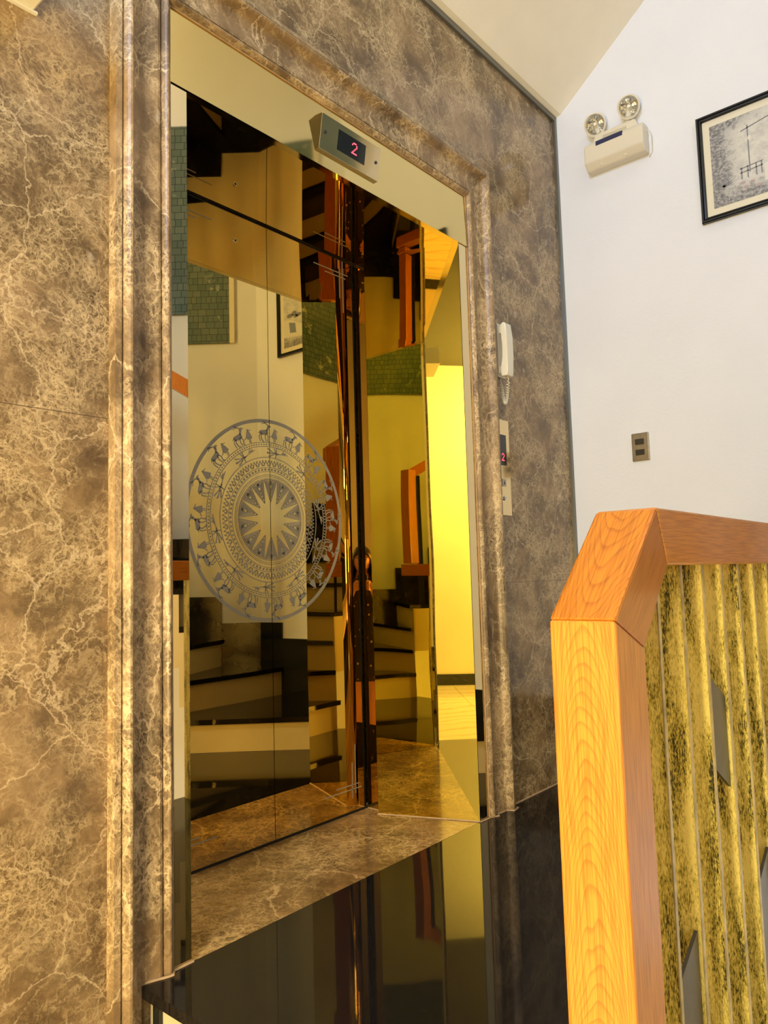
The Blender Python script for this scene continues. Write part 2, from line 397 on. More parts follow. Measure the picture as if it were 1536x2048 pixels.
mb = MB(); mb.box(XR, XR + .15, 0.20, 2.15, -0.3, ZTOP)
struct('wall_right', mb, M['wall'], 'plain off-white painted wall right of the elevator')
n_ = Vector((-DY, DX)).normalized() * 0.15; n_ = Vector((0.76, -0.65)) * .15
mb = MB(); mb.prism([CH0, (CH0[0]+n_.x, CH0[1]), (CH1[0]+n_.x, CH1[1]+n_.y), CH1], -0.5, ZTOP)
struct('wall_stair', mb, M['wall'], 'slanted wall along the upper stair flight')
# wall with the back window opening
WX0, WX1, WZ0, WZ1 = -1.45, 0.05, 0.75, 2.35
mb = MB(); y0, y1 = BACK_Y - .15, BACK_Y
mb.box(HALL_X, WX0, y0, y1, ZF, ZTOP); mb.box(WX1, CH1[0] + .2, y0, y1, ZF, ZTOP)
mb.box(WX0, WX1, y0, y1, ZF, WZ0); mb.box(WX0, WX1, y0, y1, WZ1, ZTOP)
struct('wall_front', mb, M['wall'])
# far hall wall, and a nearer partition with window, added to carry the warm fill
PX, PYE = -1.25, 0.83
HY0, HY1, HZ0, HZ1 = 0.0, 0.76, -0.1, 1.55
mb = MB(); mb.box(HALL_X - .15, HALL_X, BACK_Y, 2.15, ZF, ZC)
x0, x1 = PX - .15, PX
mb.box(x0, x1, BACK_Y, HY0, ZF, ZC); mb.box(x0, x1, HY1, PYE, ZF, ZC)
mb.box(x0, x1, HY0, HY1, ZF, HZ0); mb.box(x0, x1, HY0, HY1, HZ1, ZC)
struct('wall_left', mb, M['wall_cream'], 'bright cream wall of the lower hall')
mb = MB(); mb.box(HALL_X, HALL_X + .012, BACK_Y, YW, ZF, ZF + .13)
struct('baseboard_left', mb, M['slate'])
mb = MB(); mb.box(HALL_X - .15, 0.16, BACK_Y, YW, ZF - .1, ZF); mb.box(0.16, 3.3, BACK_Y - .1, 0.36, ZF - .1, ZF)
struct('floor', mb, M['tile'], 'cream tiled floor of the lower hall')

def window(n, axis, a0, a1, z0, z1, c0, c1, label):
    r = bpy.data.objects.new('window_%d' % n, None); COL.objects.link(r); tag(r, label, kind='structure')
    B = (lambda mb, a, b, z, t, e=0.0: mb.box(a, b, c0 + .05 + e, c1 - .04 - e, z, t)) if axis == 'x' else (lambda mb, a, b, z, t, e=0.0: mb.box(c0 + .05 + e, c1 - .04 - e, a, b, z, t))
    mb = MB(); w_ = .05
    B(mb, a0, a0 + w_, z0, z1); B(mb, a1 - w_, a1, z0, z1); B(mb, a0 + w_, a1 - w_, z0, z0 + w_); B(mb, a0 + w_, a1 - w_, z1 - w_, z1)
    mid = (a0 + a1) / 2; B(mb, mid - .02, mid + .02, z0 + w_, z1 - w_)
    mb.build('window_frame', M['white_plastic'], r)
    g, nt, b = mat('window_glass'); b.inputs['Transmission Weight'].default_value = 1; b.inputs['Roughness'].default_value = 0; b.inputs['IOR'].default_value = 1.01
    mb = MB(); B(mb, a0 + w_, mid - .02, z0 + w_, z1 - w_, .028); B(mb, mid + .02, a1 - w_, z0 + w_, z1 - w_, .028); mb.build('pane', g, r)
window(1, 'y', HY0, HY1, HZ0, HZ1, PX - .15, PX, 'added hall window behind the warm fill light')
window(2, 'x', WX0, WX1, WZ0, WZ1, BACK_Y - .15, BACK_Y, 'back window')

# ceilings: flat strip at the marble, then the sloping soffit of the flight above, then flat
XC = 0.35
prof = [(YW, ZT), (1.475, ZT + .004), (-0.85, ZT + .006 + (1.428 + .85) * .83), (BACK_Y - .1, ZT + .006 + (1.428 + .85) * .83)]
zt = prof[2][1] + .12
mb = MB(); mb.prism([(p[0], p[1]) for p in prof] + [(BACK_Y - .1, zt), (-0.9, zt), (1.5, ZT + .14), (2.15, ZT + .14), (2.15, ZT)], XC, XR + .15, 'x')
mb.box(XC - .08, XC, BACK_Y - .15, 1.5, ZC, zt)
struct('ceiling', mb, M['ceiling'], 'cream sloping stair soffit above the marble wall')
mb = MB(); mb.box(HALL_X - .15, XC - .081, BACK_Y - .15, YW, ZC, ZC + .1)
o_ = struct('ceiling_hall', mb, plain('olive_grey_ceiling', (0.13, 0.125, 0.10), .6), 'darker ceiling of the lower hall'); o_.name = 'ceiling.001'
# metal edge trims of the marble
mb = MB(); mb.box(0.9, XR - .001, YW - .012, YW, ZT - .024, ZT - .001); struct('trim_1', mb, M['metal_trim'], 'grey metal strip along the top of the marble')
mb = MB(); mb.box(XR - .020, XR - .001, YW - .012, YW, 0.001, ZT - .024); struct('trim_2', mb, M['metal_trim'], 'grey metal strip along the right edge of the marble')

# marble moulding around the opening: profile (u outward, d projection) swept with mitres
def sweep_frame(name, prof, m, xl, xr, zt_, zb, label):
    mb = MB(); path = lambda u: [(xl - u, zb), (xl - u, zt_ + u), (xr + u, zt_ + u), (xr + u, zb)]
    rows = []
    for (u, d) in prof:
        rows.append([mb.bm.verts.new((x, YW - d, z)) for x, z in path(u)])
    for A, B in zip(rows, rows[1:]):
        for k in range(3):
            f = mb.bm.faces.new((A[k], A[k+1], B[k+1], B[k]))
    for k in (0, 3):
        try: mb.bm.faces.new([r[k] for r in rows])
        except Exception: pass
    return struct(name, mb, m, label)
def arc(u0, u1, d0, dm, d1, n=6):
    out = []
    for i in range(n + 1):
        t = i / n; out.append((u0 + (u1 - u0) * t, d0 + (d1 - d0) * t + (dm - (d0 + d1) / 2) * math.sin(math.pi * t)))
    return out
prof = [(0.0, -0.02), (0.0, 0.012)] + arc(0.002, 0.022, 0.012, 0.024, 0.014) + [(0.024, 0.008), (0.027, 0.008), (0.028, 0.013)] \
     + arc(0.034, 0.098, 0.014, 0.008, 0.014) + [(0.100, 0.016)] + arc(0.102, 0.131, 0.018, 0.040, 0.028) + [(0.132, 0.022), (0.135, 0.022), (0.136, 0.027), (0.150, 0.025), (0.152, 0.0), (0.152, -0.02)]
sweep_frame('trim_3', prof, M['marble_trim'], XL0, XR1, ZH1, 0.0, 'moulded brown marble architrave around the elevator opening')
# moulding continues down beside the stairs on the left
mb = MB()
rows = [[mb.bm.verts.new((XL0 - u, YW - d, z)) for z in (-.55, -0.0005)] for (u, d) in prof if u > .072]
for A, B in zip(rows, rows[1:]): mb.bm.faces.new((A[0], A[1], B[1], B[0]))
struct('trim_4', mb, M['marble_trim'], 'lower end of the marble moulding beside the stair edge')

# landing floor: black granite with nosing on the stair side
mb = MB(); mb.prism([(0.918, 0.458), (0.934, 0.458), (0.934, 0.37), (XR, 0.37), (XR, YW), (1.045, YW - .006), (1.0, YW - .006), (0.985, YW - .02), (0.918, YW - .012)], -0.024, 0.0, m=M['granite'])
mb.box(0.96, XR, 0.39, YW, -0.30, -0.024, m=M['riser'])
landing = struct('floor_landing', mb, None, 'glossy black granite landing'); landing.name = 'floor.001'
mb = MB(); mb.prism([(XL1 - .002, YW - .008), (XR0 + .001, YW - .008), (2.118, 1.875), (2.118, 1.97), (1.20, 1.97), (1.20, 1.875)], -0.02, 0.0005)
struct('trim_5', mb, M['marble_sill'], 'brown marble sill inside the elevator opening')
# right reveal line in plan (splayed 22 degrees), and the left one
ph_ = math.radians(22.0)
RV = [(XR0, YJ)]
for i in range(1, 13): RV.append((XR0 - .372 * math.sin(ph_) * i / 12, YJ + .372 * math.cos(ph_) * i / 12))
RVL = [(XL1 + .372 * math.sin(ph_) * i / 12, YJ + .012 + .360 * math.cos(ph_) * i / 12) for i in range(13)]
# tan sealant lines
mb = MB()
mb.tube([(XL0 + .001, YJ - .001, 0.001), (XL0 + .001, YJ - .001, ZH1 - .001), (XR1 - .001, YJ - .001, ZH1 - .001), (XR1 - .001, YJ - .001, 0.001)], 0.0028, seg=6)
mb.tube([(0.925, YW - .004, .001), (0.975, YW - .024, .001), (0.985, YW - .026, .001), (0.998, YJ - .003, .001), (1.048, YJ - .003, .001)], 0.0035, seg=6)
mb.tube([(XR0, YJ - .003, .001), (2.29, YJ - .005, .001), (2.318, YW - .028, .001), (2.33, YW - .014, .001), (2.385, YW - .016, .001), (2.40, YW - .040, .001), (2.438, YW - .034, .001), (2.44, YW - .003, .001), (XR, YW - .002, .001)], 0.0032, seg=6)
mb.tube([(p[0] - .001, p[1] - .001, .0015) for p in RV] + [(2.1175, 1.876, .0015), (2.1175, YD, .0015)], 0.0026, seg=6)
struct('trim_6', mb, M['sealant'], 'tan sealant line around the opening and floor edge')

# ------------------------------------------------------------------ elevator surround
sur = thing('elevator_surround', 'gold mirror-finish steel surround lining the elevator opening', 'elevator frame')
mb = MB(); mb.prism([(YJ - .004, ZH0), (YJ - .004, ZH0 + .0005), (YJ + .001, ZH1 - .001), (YJ + .02, ZH1 - .001), (YJ + .02, ZH0)], XL0 + .001, XR1 - .001, 'x'); mb.build('header_panel', M['header'], sur)
mb = MB(); mb.box(XL0 + .001, XL1, YJ, YJ + .012, 0.001, ZH0 - .001); mb.build('jamb_panel', M['jamb'], sur)
mb = MB(); mb.box(XR0, XR1 - .001, YJ, YJ + .012, 0.001, ZH0 - .001); mb.build('jamb_panel', M['jamb'], sur)
# right reveal: bowed sheet, splayed 22 degrees at its front edge, nearly square to the doors at its rear
def soff(y): return ZH0 + (y - YJ) / (YD - YJ) * 0.008
def curtain(name, pts, m, thick=0.003, zb=0.0008, side=1):
    mb = MB(); fr = [(mb.bm.verts.new((p[0], p[1], zb)), mb.bm.verts.new((p[0], p[1], soff(p[1])))) for p in pts]
    bk = [(mb.bm.verts.new((p[0] + thick * side, p[1], zb)), mb.bm.verts.new((p[0] + thick * side, p[1], soff(p[1])))) for p in pts]
    for R_ in (fr, bk):
        for a, b in zip(R_, R_[1:]):
            f = mb.bm.faces.new((a[0], b[0], b[1], a[1])); f.smooth = True
    for k in (0, -1): mb.bm.faces.new((fr[k][0], fr[k][1], bk[k][1], bk[k][0]))
    for j in (0, 1):
        for a, b, c, d in zip(fr, fr[1:], bk, bk[1:]): mb.bm.faces.new((a[j], b[j], d[j], c[j]))
    return mb.build(name, m, sur)
curtain('reveal_panel', RV, M['reveal'])
curtain('reveal_panel', RVL, M['reveal'], side=-1)
curtain('corner_strip', [RV[-1], (2.118, 1.8755)], M['door'])
curtain('corner_strip', [RVL[-1], (1.21, 1.8755)], M['door'], side=-1)
mb = MB(); mb.box(2.118, 2.16, 1.876, YD, 0.001, 2.086); mb.build('return_strip', M['door'], sur)
mb = MB(); mb.box(1.13, 1.21, 1.876, YD + .002, 0.001, 2.086); mb.build('return_strip', M['door'], sur)
mb = MB(); mb.prism([(YJ + .001, ZH0), (YD + .002, soff(YD + .002)), (YD + .002, 2.18), (YJ + .021, 2.18), (YJ + .021, ZH0 + .001)], XL1, XR0 + .04, 'x'); mb.build('soffit_panel', M['door'], sur)

# doors (setting) with their dark running gap
def door(n, x0, x1, label):
    mb = MB(); mb.box(x0, x1, YD, YD + .03, 0.011, 2.080); return struct('door_%d' % n, mb, M['door'], label)
SEAM = 1.665
dL = door(1, 1.211, SEAM - .0012, 'left sliding elevator door leaf in gold mirror steel')
dR = door(2, SEAM + .0012, 2.0975, 'right sliding elevator door leaf in gold mirror steel')
mb = MB(); mb.box(2.098, 2.1175, YD + .010, YD + .04, 0.001, 2.086); mb.box(SEAM - .006, SEAM + .006, YD + .02, YD + .034, .001, 2.08)
mb.box(1.211, 2.118, YD + .003, YD + .045, 0.0006, 0.0105); mb.box(1.211, 2.118, YD + .003, YD + .03, 2.0805, 2.0865)
struct('trim_7', mb, M['black_gap'], 'black shadow gap around the elevator doors')

# ------------------------------------------------------------------ etched drum emblem
CX, CZ, RR = 1.6665, 1.059, 0.342
def ring_polys(r0, r1, seg=160):
    out = []
    for k in range(seg):
        a, b = 2*math.pi*k/seg, 2*math.pi*(k+1)/seg
        out.append([(r0*math.cos(a), r0*math.sin(a)), (r1*math.cos(a), r1*math.sin(a)), (r1*math.cos(b), r1*math.sin(b)), (r0*math.cos(b), r0*math.sin(b))])
    return out
def stroke(pts, w):
    out = []
    for (a, b) in zip(pts, pts[1:]):
        dx, dy = b[0]-a[0], b[1]-a[1]; l = math.hypot(dx, dy) or 1; nx, ny = -dy/l*w/2, dx/l*w/2
        out.append([(a[0]+nx, a[1]+ny), (b[0]+nx, b[1]+ny), (b[0]-nx, b[1]-ny), (a[0]-nx, a[1]-ny)])
    return out
def place(polys, r, th, s=1.0, mirror_=1):
    # local u along the ring (counter-clockwise), v outward
    er = (math.cos(th), math.sin(th)); et = (-math.sin(th), math.cos(th)); out = []
    for p in polys:
        out.append([(er[0]*(r+v*s) + et[0]*u*s*mirror_, er[1]*(r+v*s) + et[1]*u*s*mirror_) for u, v in p])
    return out
R_ = RR
P = []
P += ring_polys(R_*.965, R_*1.0)
for a, b in ((.765, .772), (.725, .732), (.615, .622), (.515, .521), (.475, .480), (.440, .446), (.425, .429), (.405, .409)): P += ring_polys(R_*a, R_*b)
def dots(r, n, w, seg=6):
    o = []
    for k in range(n):
        t = 2*math.pi*k/n; c = (r*math.cos(t), r*math.sin(t))
        o.append([(c[0]+w*math.cos(2*math.pi*q/seg), c[1]+w*math.sin(2*math.pi*q/seg)) for q in range(seg)])
    return o
P += dots(R_*.748, 150, R_*.0085); P += dots(R_*.497, 74, R_*.0125, 8)
nz = 96
for k in range(nz):
    t0, t1, t2 = [2*math.pi*(k + q)/nz for q in (0, .5, 1)]
    r0, r1 = R_*.545, R_*.590
    P += stroke([(r0*math.cos(t0), r0*math.sin(t0)), (r1*math.cos(t1), r1*math.sin(t1)), (r0*math.cos(t2), r0*math.sin(t2))], R_*.007)
    P += [[(r0*math.cos(t0), r0*math.sin(t0)), (R_*.532*math.cos(t0), R_*.532*math.sin(t0)), (R_*.532*math.cos(t2), R_*.532*math.sin(t2)), (r0*math.cos(t2), r0*math.sin(t2))]] if k % 2 == 0 else []
# fourteen-pointed sun: nested wedges between the rays
ns = 14
for k in range(ns):
    tm = 2*math.pi*k/ns + math.pi/2; half = math.pi/ns
    def pt(r, a): return (r*math.cos(a), r*math.sin(a))
    for j, s in enumerate((1.0, .80, .60, .42)):
        tip = R_*(.175 + (1 - s) * .20); hw = half * .92 * s; ro = R_*(.398 - j * .012)
        a, b, c = pt(tip, tm), pt(ro, tm + hw), pt(ro, tm - hw)
        P += stroke([b, a, c], R_*.010); P += stroke([b, pt(ro, tm), c], R_*.008)
    P += place([[(-.013, -.022), (.013, -.022), (.006, .004), (-.006, .004)]], R_*.375, tm, R_/.349*.6)
# flying herons between the dotted ring and the zig-zag ring
bird = stroke([(.052, .004), (.020, .001), (.004, -.002)], .0026) + [[(.004, -.005), (.012, .000), (-.010, .003), (-.018, -.003)]] \
     + stroke([(-.002, -.001), (-.002, .019)], .0032) + stroke([(-.002, .0), (-.013, .017)], .0028) + stroke([(-.002, 0), (-.002, -.018)], .0034) \
     + [[(-.012, .000), (-.041, .012), (-.040, .006), (-.014, -.002)], [(-.012, -.003), (-.043, -.002), (-.041, -.009), (-.014, -.005)], [(-.010, -.004), (-.036, -.016), (-.030, -.019), (-.008, -.007)]] \
     + [[(.022, .004), (.036, .020), (.030, .008), (.044, .011), (.040, .004)]]
for k in range(10): P += place(bird, R_*.672, 2*math.pi*(k + .25)/10 + .03, 1.0, -1)
# walking deer and small birds in the outer band
deer = [[(-.018, .012), (.013, .015), (.017, .002), (.004, -.004), (-.016, -.002), (-.022, .006)]] + stroke([(.010, .010), (.020, .024)], .0075) + [[(.015, .022), (.032, .024), (.024, .031), (.014, .029)]] \
     + stroke([(.018, .030), (.004, .036), (-.010, .034)], .0022) + stroke([(.016, .032), (-.002, .042)], .0020) + stroke([(.004, .036), (-.004, .044)], .0018) \
     + stroke([(.010, .003), (.016, -.010), (.012, -.024), (.017, -.026)], .0036) + stroke([(.006, .003), (.002, -.012), (.006, -.025)], .0034) \
     + stroke([(-.012, .002), (-.016, -.010), (-.010, -.024), (-.005, -.026)], .0038) + stroke([(-.016, .004), (-.024, -.008), (-.020, -.025)], .0034) + stroke([(-.018, .008), (-.026, .002)], .0022)
fowl = [[(-.010, -.012), (.008, -.010), (.004, .004), (-.004, .020), (-.014, -.002)]] + stroke([(-.004, .016), (.008, .012)], .0022) + stroke([(-.012, -.004), (-.022, -.010)], .0024) + stroke([(0, -.010), (0, -.022)], .0024) + stroke([(-.004, -.012), (-.005, -.023)], .0022)
nd = 16
for k in range(nd):
    t = 2*math.pi*k/nd + .08
    P += place(deer, R_*.852, t, 1.02, -1); P += place(fowl, R_*.852, t + math.pi/nd + .03, 1.15, -1)
def emblem(parent, keep, name='etched_emblem'):
    bm = bmesh.new()
    for p in P:
        try: bm.faces.new([bm.verts.new((CX + a, YD - .0006, CZ + b)) for a, b in p])
        except Exception: pass
    geom = bm.verts[:] + bm.edges[:] + bm.faces[:]
    bmesh.ops.bisect_plane(bm, geom=geom, plane_co=(SEAM + (.002 if keep > 0 else -.002), 0, 0), plane_no=(keep, 0, 0), clear_inner=True)
    for f in bm.faces:
        f.normal_update()
        if f.normal.y > 0: f.normal_flip()
    ext = bmesh.ops.extrude_face_region(bm, geom=bm.faces[:])
    for v in [g for g in ext['geom'] if isinstance(g, bmesh.types.BMVert)]: v.co.y += .0005
    me = bpy.data.meshes.new(name); bm.to_mesh(me); bm.free(); me.materials.append(M['etch'])
    o = bpy.data.objects.new(name, me); COL.objects.link(o); o.parent = parent; return o
emblem(dL, -1); emblem(dR, 1)
def etched_lines(parent, segs):
    mb = MB()
    for x0, x1, z0, z1 in segs: mb.box(x0, x1, YD - .0006, YD + .0002, z0, z1)
    mb.build('etched_line', M['etch'], parent)
w_ = .0035
T = lambda x0, x1, z: (x0, x1, z - w_/2, z + w_/2)
V = lambda x, z0, z1: (x - w_/2, x + w_/2, z0, z1)
etched_lines(dR, [T(1.8926, 2.077, 2.0289), T(1.9515, 2.0633, 2.0132), V(2.0299, 1.9288, 2.079), V(2.0476, 1.8749, 2.079), T(1.8926, 2.0839, 0.0872), T(1.9515, 2.0711, 0.1029), V(2.0358, 0.0558, 0.1813), V(2.0535, 0.0705, 0.2441)])
etched_lines(dL, [T(1.2454, 1.4337, 2.0289), T(1.2454, 1.3709, 2.0132), V(1.2944, 1.9288, 2.079), V(1.2768, 1.8749, 2.079), T(1.2454, 1.4357, 0.0843), T(1.2454, 1.3719, 0.0999), V(1.2944, 0.0558, 0.1813), V(1.2768, 0.0705, 0.2441)])
mb = MB(); mb.cyl((1.527, 1.990), .0075, YD - .003, YD + .001); k_ = mb.build('keyhole', M['chrome'], dL)
mb = MB(); mb.cyl((1.527, 1.990), .004, YD - .0034, YD - .0025); mb.build('keyhole_slot', M['dark_plastic'], k_)

# ------------------------------------------------------------------ floor display above the doors
LED2 = ["01110", "10001", "00001", "00010", "00100", "01000", "11111"]
def led_digit(mb, cx, cz, w_, h_, ypos, m, pat=LED2):
    pw, ph = w_ / 5, h_ / 7
    for r, row in enumerate(pat):
        for c, ch in enumerate(row):
            if ch == '1':
                xx = cx - w_/2 + (c + .5) * pw; zz = cz + h_/2 - (r + .5) * ph
                mb.cyl((xx, zz), min(pw, ph) * .47, ypos(zz) - .0006, ypos(zz) + .0004, seg=8, m=m)
disp = thing('floor_indicator', 'wedge-shaped gold indicator box with red 2 on the header panel', 'display')
bx0, bx1, bz0, bz1 = 1.497, 1.762, 2.124, 2.232
ft, fb = YJ - .030, YJ - .012     # front face y at top / bottom
mb = MB(); mb.prism([(YJ, bz0), (YJ, bz1), (ft, bz1 - .004), (fb, bz0)], bx0, bx1, 'x', bev=.0012); mb.build('housing', M['gold_plate'], disp)
yf = lambda z: fb + (ft - fb) * (z - bz0) / (bz1 - bz0)
mb = MB(); mb.prism([(yf(2.149) - .0012, 2.149), (yf(2.149) + .001, 2.149), (yf(2.209) + .001, 2.209), (yf(2.209) - .0012, 2.209)], 1.570, 1.692, 'x'); scr = mb.build('screen', M['glass_black'], disp)
mb = MB(); led_digit(mb, 1.642, 2.179, .024, .035, lambda z: yf(z) - .0016, M['red']); mb.build('digit', None, scr)
for xx in (1.516, 1.744):
    mb = MB(); mb.cyl((xx, 2.178), .005, yf(2.178) - .0025, yf(2.178)); mb.cyl((xx, 2.178), .0022, yf(2.178) - .003, yf(2.178), m=M['dark_plastic']); mb.mats[0:0] = []; mb.build('screw', M['chrome'], disp)

# ------------------------------------------------------------------ call panel right of the door
cp = thing('call_panel', 'slim gold elevator call panel with red 2 display and up button on the marble', 'call panel')
mb = MB(); mb.box(2.452, 2.536, YW - .004, YW, 1.078, 1.452, bev=.0008); mb.build('faceplate', M['gold_plate'], cp)
mb = MB(); mb.box(2.460, 2.510, YW - .0056, YW - .003, 1.272, 1.392); scr = mb.build('screen', M['glass_black'], cp)
mb = MB(); led_digit(mb, 2.483, 1.304, .019, .030, lambda z: YW - .0062, M['red']); mb.build('digit', None, scr)
mb = MB(); mb.box(2.468, 2.496, YW - .008, YW - .003, 1.190, 1.218, bev=.001); bt = mb.build('call_button', M['steel'], cp)
mb = MB()
for q in ([(2.477, 1.1965), (2.482, 1.211), (2.487, 1.1965), (2.4845, 1.1965), (2.482, 1.2045), (2.4795, 1.1965)],):
    mb.prism([(a, b) for a, b in q], YW - .0088, YW - .0078, 'y')
mb.build('arrow_mark', M['dark_plastic'], bt)
mb = MB(); mb.cyl((2.484, 1.144), .0085, YW - .010, YW - .003, r2=.0095); kl = mb.build('key_switch', M['chrome'], cp)
mb = MB(); mb.box(2.4830, 2.485, YW - .0108, YW - .0095, 1.139, 1.149); mb.build('key_slot', M['dark_plastic'], kl)
mb = MB(); mb.cyl((2.522, 1.093), .002, YW - .005, YW - .003, seg=10); mb.build('screw', M['chrome'], cp)

# ------------------------------------------------------------------ intercom handset
ph = thing('intercom_handset', 'ivory wall intercom handset with coiled cord on the marble', 'telephone')
x0, x1 = 2.462, 2.512
mb = MB(); mb.prism([(YW, 1.618), (YW, 1.832), (YW - .012, 1.832), (YW - .018, 1.822), (YW - .018, 1.628), (YW - .012, 1.618)], x0 - .002, x1 + .004, 'x', bev=.002); mb.build('base', M['white_plastic'], ph)
mb = MB()
out = [(YW - .024, 1.806), (YW - .028, 1.822), (YW - .040, 1.830), (YW - .050, 1.824), (YW - .055, 1.77), (YW - .056, 1.70), (YW - .054, 1.635), (YW - .050, 1.617), (YW - .026, 1.617), (YW - .022, 1.630), (YW - .024, 1.662), (YW - .036, 1.690), (YW - .037, 1.745), (YW - .030, 1.785)]
mb.prism(out, x0 + .003, x1 - .002, 'x', bev=.003); mb.build('handset', M['white_plastic'], ph)
for z0, z1 in ((1.79, 1.815), (1.632, 1.658)):
    mb = MB(); mb.box(x0 + .008, x1 - .008, YW - .026, YW - .017, z0, z1); mb.build('cradle', M['white_plastic'], ph)
mb = MB(); pts = []
path = []
for i in range(101):
    t = i / 100; a = math.pi * t
    path.append(Vector((2.486, YW - .008 - .034 * t, 1.618 - (0.105 * math.sin(a) ** .75 if 0 < t < 1 else 0) )))
path2 = []
turns = 30; nn = turns * 10
for i in range(nn + 1):
    s_ = i / nn * 100; k = min(int(s_), 99); f = s_ - k; p = path[k].lerp(path[k+1], f)
    t = (path[min(k+2, 100)] - path[max(k-1, 0)]).normalized(); a_ = t.cross(Vector((1, 0, 0))).normalized(); b_ = Vector((1, 0, 0))
    an = 2 * math.pi * turns * i / nn; rr = .0055 if 12 < i < nn - 12 else .001
    path2.append(p + (a_ * math.cos(an) + b_ * math.sin(an)) * rr)
mb.tube(path2, .0016, seg=5); mb.build('coiled_cord', M['white_plastic'], ph)

# ------------------------------------------------------------------ right wall fittings
sw = thing('wall_switch', 'steel switch plate with two dark rockers on the white wall', 'light switch')
mb = MB(); mb.box(XR - .009, XR, 1.153, 1.226, 1.309, 1.427, bev=.003); mb.build('plate', M['steel'], sw)
for z0, z1 in ((1.378, 1.402), (1.333, 1.357)):
    mb = MB(); mb.box(XR - .0125, XR - .006, 1.172, 1.210, z0, z1, bev=.001); mb.build('rocker', M['rocker'], sw)

pic = thing('framed_picture', 'black framed grey garden print with cream mat on the right wall', 'picture')
py0, py1, pz0, pz1 = 0.405, 0.882, 2.232, 2.674
mb = MB()
def fr(a, b, x_): # mitred rectangular ring section between insets a and b at depth x_
    return [(XR - x_, py0 + a, pz0 + a), (XR - x_, py1 - a, pz0 + a), (XR - x_, py1 - a, pz1 - a), (XR - x_, py0 + a, pz1 - a)]
rings = [(0, 0.0), (0, .016), (.003, .020), (.009, .020), (.011, .015), (.014, .018), (.019, .017), (.022, .010), (.022, .004)]
prev = None
for ins, dep in rings:
    cur = [mb.bm.verts.new(p) for p in fr(ins, ins, dep)]
    if prev:
        for k in range(4): mb.bm.faces.new((prev[k], prev[(k+1) % 4], cur[(k+1) % 4], cur[k]))
    prev = cur
mb.build('frame', M['frame_black'], pic)
mb = MB(); mb.box(XR - .006, XR - .001, py0 + .02, py1 - .02, pz0 + .02, pz1 - .02); mb.build('mat', M['matboard'], pic)
def printmat():
    mt, nt, b = mat('garden_print')
    tc = N(nt, 'ShaderNodeTexCoord'); v = tc.outputs['UV']
    s = N(nt, 'ShaderNodeSeparateXYZ'); L(nt, v, s.inputs[0]); u, t = s.outputs[0], s.outputs[1]
    n = N(nt, 'ShaderNodeTexNoise', i_Scale=9.0, i_Detail=8.0, i_Roughness=0.72); L(nt, v, n.inputs['Vector'])
    n2 = N(nt, 'ShaderNodeTexNoise', i_Scale=28.0, i_Detail=4.0, i_Roughness=0.7); L(nt, v, n2.inputs['Vector'])
    # foliage mass down the left, across the top left and along the bottom
    left = math_(nt, 'SUBTRACT', 0.24, u); bot = math_(nt, 'SUBTRACT', 0.20, t)
    arch = math_(nt, 'SUBTRACT', math_(nt, 'ADD', t, math_(nt, 'MULTIPLY', u, -0.5)), 0.72)
    mass = math_(nt, 'MAXIMUM', math_(nt, 'MAXIMUM', left, bot), arch)
    f = math_(nt, 'ADD', math_(nt, 'MULTIPLY', mass, 1.3), math_(nt, 'MULTIPLY', math_(nt, 'SUBTRACT', n.outputs[0], .5), 0.85))
    fo = ramp(nt, f, [(0.0, (0, 0, 0)), (0.16, (1, 1, 1))])
    lf = ramp(nt, n2.outputs[0], [(0.34, (0.10, 0.105, 0.12)), (0.50, (0.24, 0.24, 0.26)), (0.66, (0.50, 0.50, 0.50))])
    bgc = ramp(nt, n.outputs[0], [(0.3, (0.42, 0.42, 0.44)), (0.55, (0.62, 0.62, 0.60)), (0.75, (0.72, 0.71, 0.66))])
    c = mixc(nt, fo.outputs[0], bgc.outputs[0], lf.outputs[0])
    L(nt, c, b.inputs['Base Color']); b.inputs['Roughness'].default_value = 0.25; return mt
M['print'] = printmat()
mb = MB(); a, b_ = .048, .050
f = mb.poly([(XR - .0068, py1 - a, pz0 + b_), (XR - .0068, py0 + a, pz0 + b_), (XR - .0068, py0 + a, pz1 - b_), (XR - .0068, py1 - a, pz1 - b_)])
uvl = mb.bm.loops.layers.uv.new('UVMap')
for lp, uv in zip(f.loops, ((0, 0), (1, 0), (1, 1), (0, 1))): lp[uvl].uv = uv
mb2 = mb; pr = mb.build('print', M['print'], pic)
W_, H_ = (py1 - py0 - 2 * a), (pz1 - pz0 - 2 * b_)
def PU(u, t): return (py1 - a - u * W_, pz0 + b_ + t * H_)
mb = MB()
def shape(pts, m, k=0): mb.prism([PU(*p) for p in pts], XR - .0072 - k * .0003, XR - .0068, 'x', m=m)
g1 = plain('print_grey', (0.20, 0.20, 0.23), .4); g2 = plain('print_pale', (0.66, 0.65, 0.60), .4); g3 = plain('print_blue', (0.20, 0.23, 0.32), .4); g4 = plain('print_pink', (0.42, 0.33, 0.33), .4)
shape([(.36, .30), (.36, .86), (.372, .86), (.372, .30)], g1); shape([(.30, .80), (.62, .88), (.62, .895), (.30, .815)], g1)
def ell(cu, ct, ru, rt_, nn_=18): return [(cu + ru * math.cos(2*math.pi*q/nn_), ct + rt_ * math.sin(2*math.pi*q/nn_)) for q in range(nn_)]
shape(ell(.38, .70, .018, .030), g2, 1)
shape([(.50, .14), (1.0, .20), (1.0, .52), (.86, .50), (.50, .33)], g2); shape([(.72, .24), (.86, .26), (.88, .46), (.74, .42)], g3, 1)
for cu, ct, ru, rt_ in ((.66, .56, .07, .035), (.76, .60, .06, .05), (.86, .58, .07, .04), (.72, .54, .05, .03)): shape(ell(cu, ct, ru, rt_, 9), g1, 1)
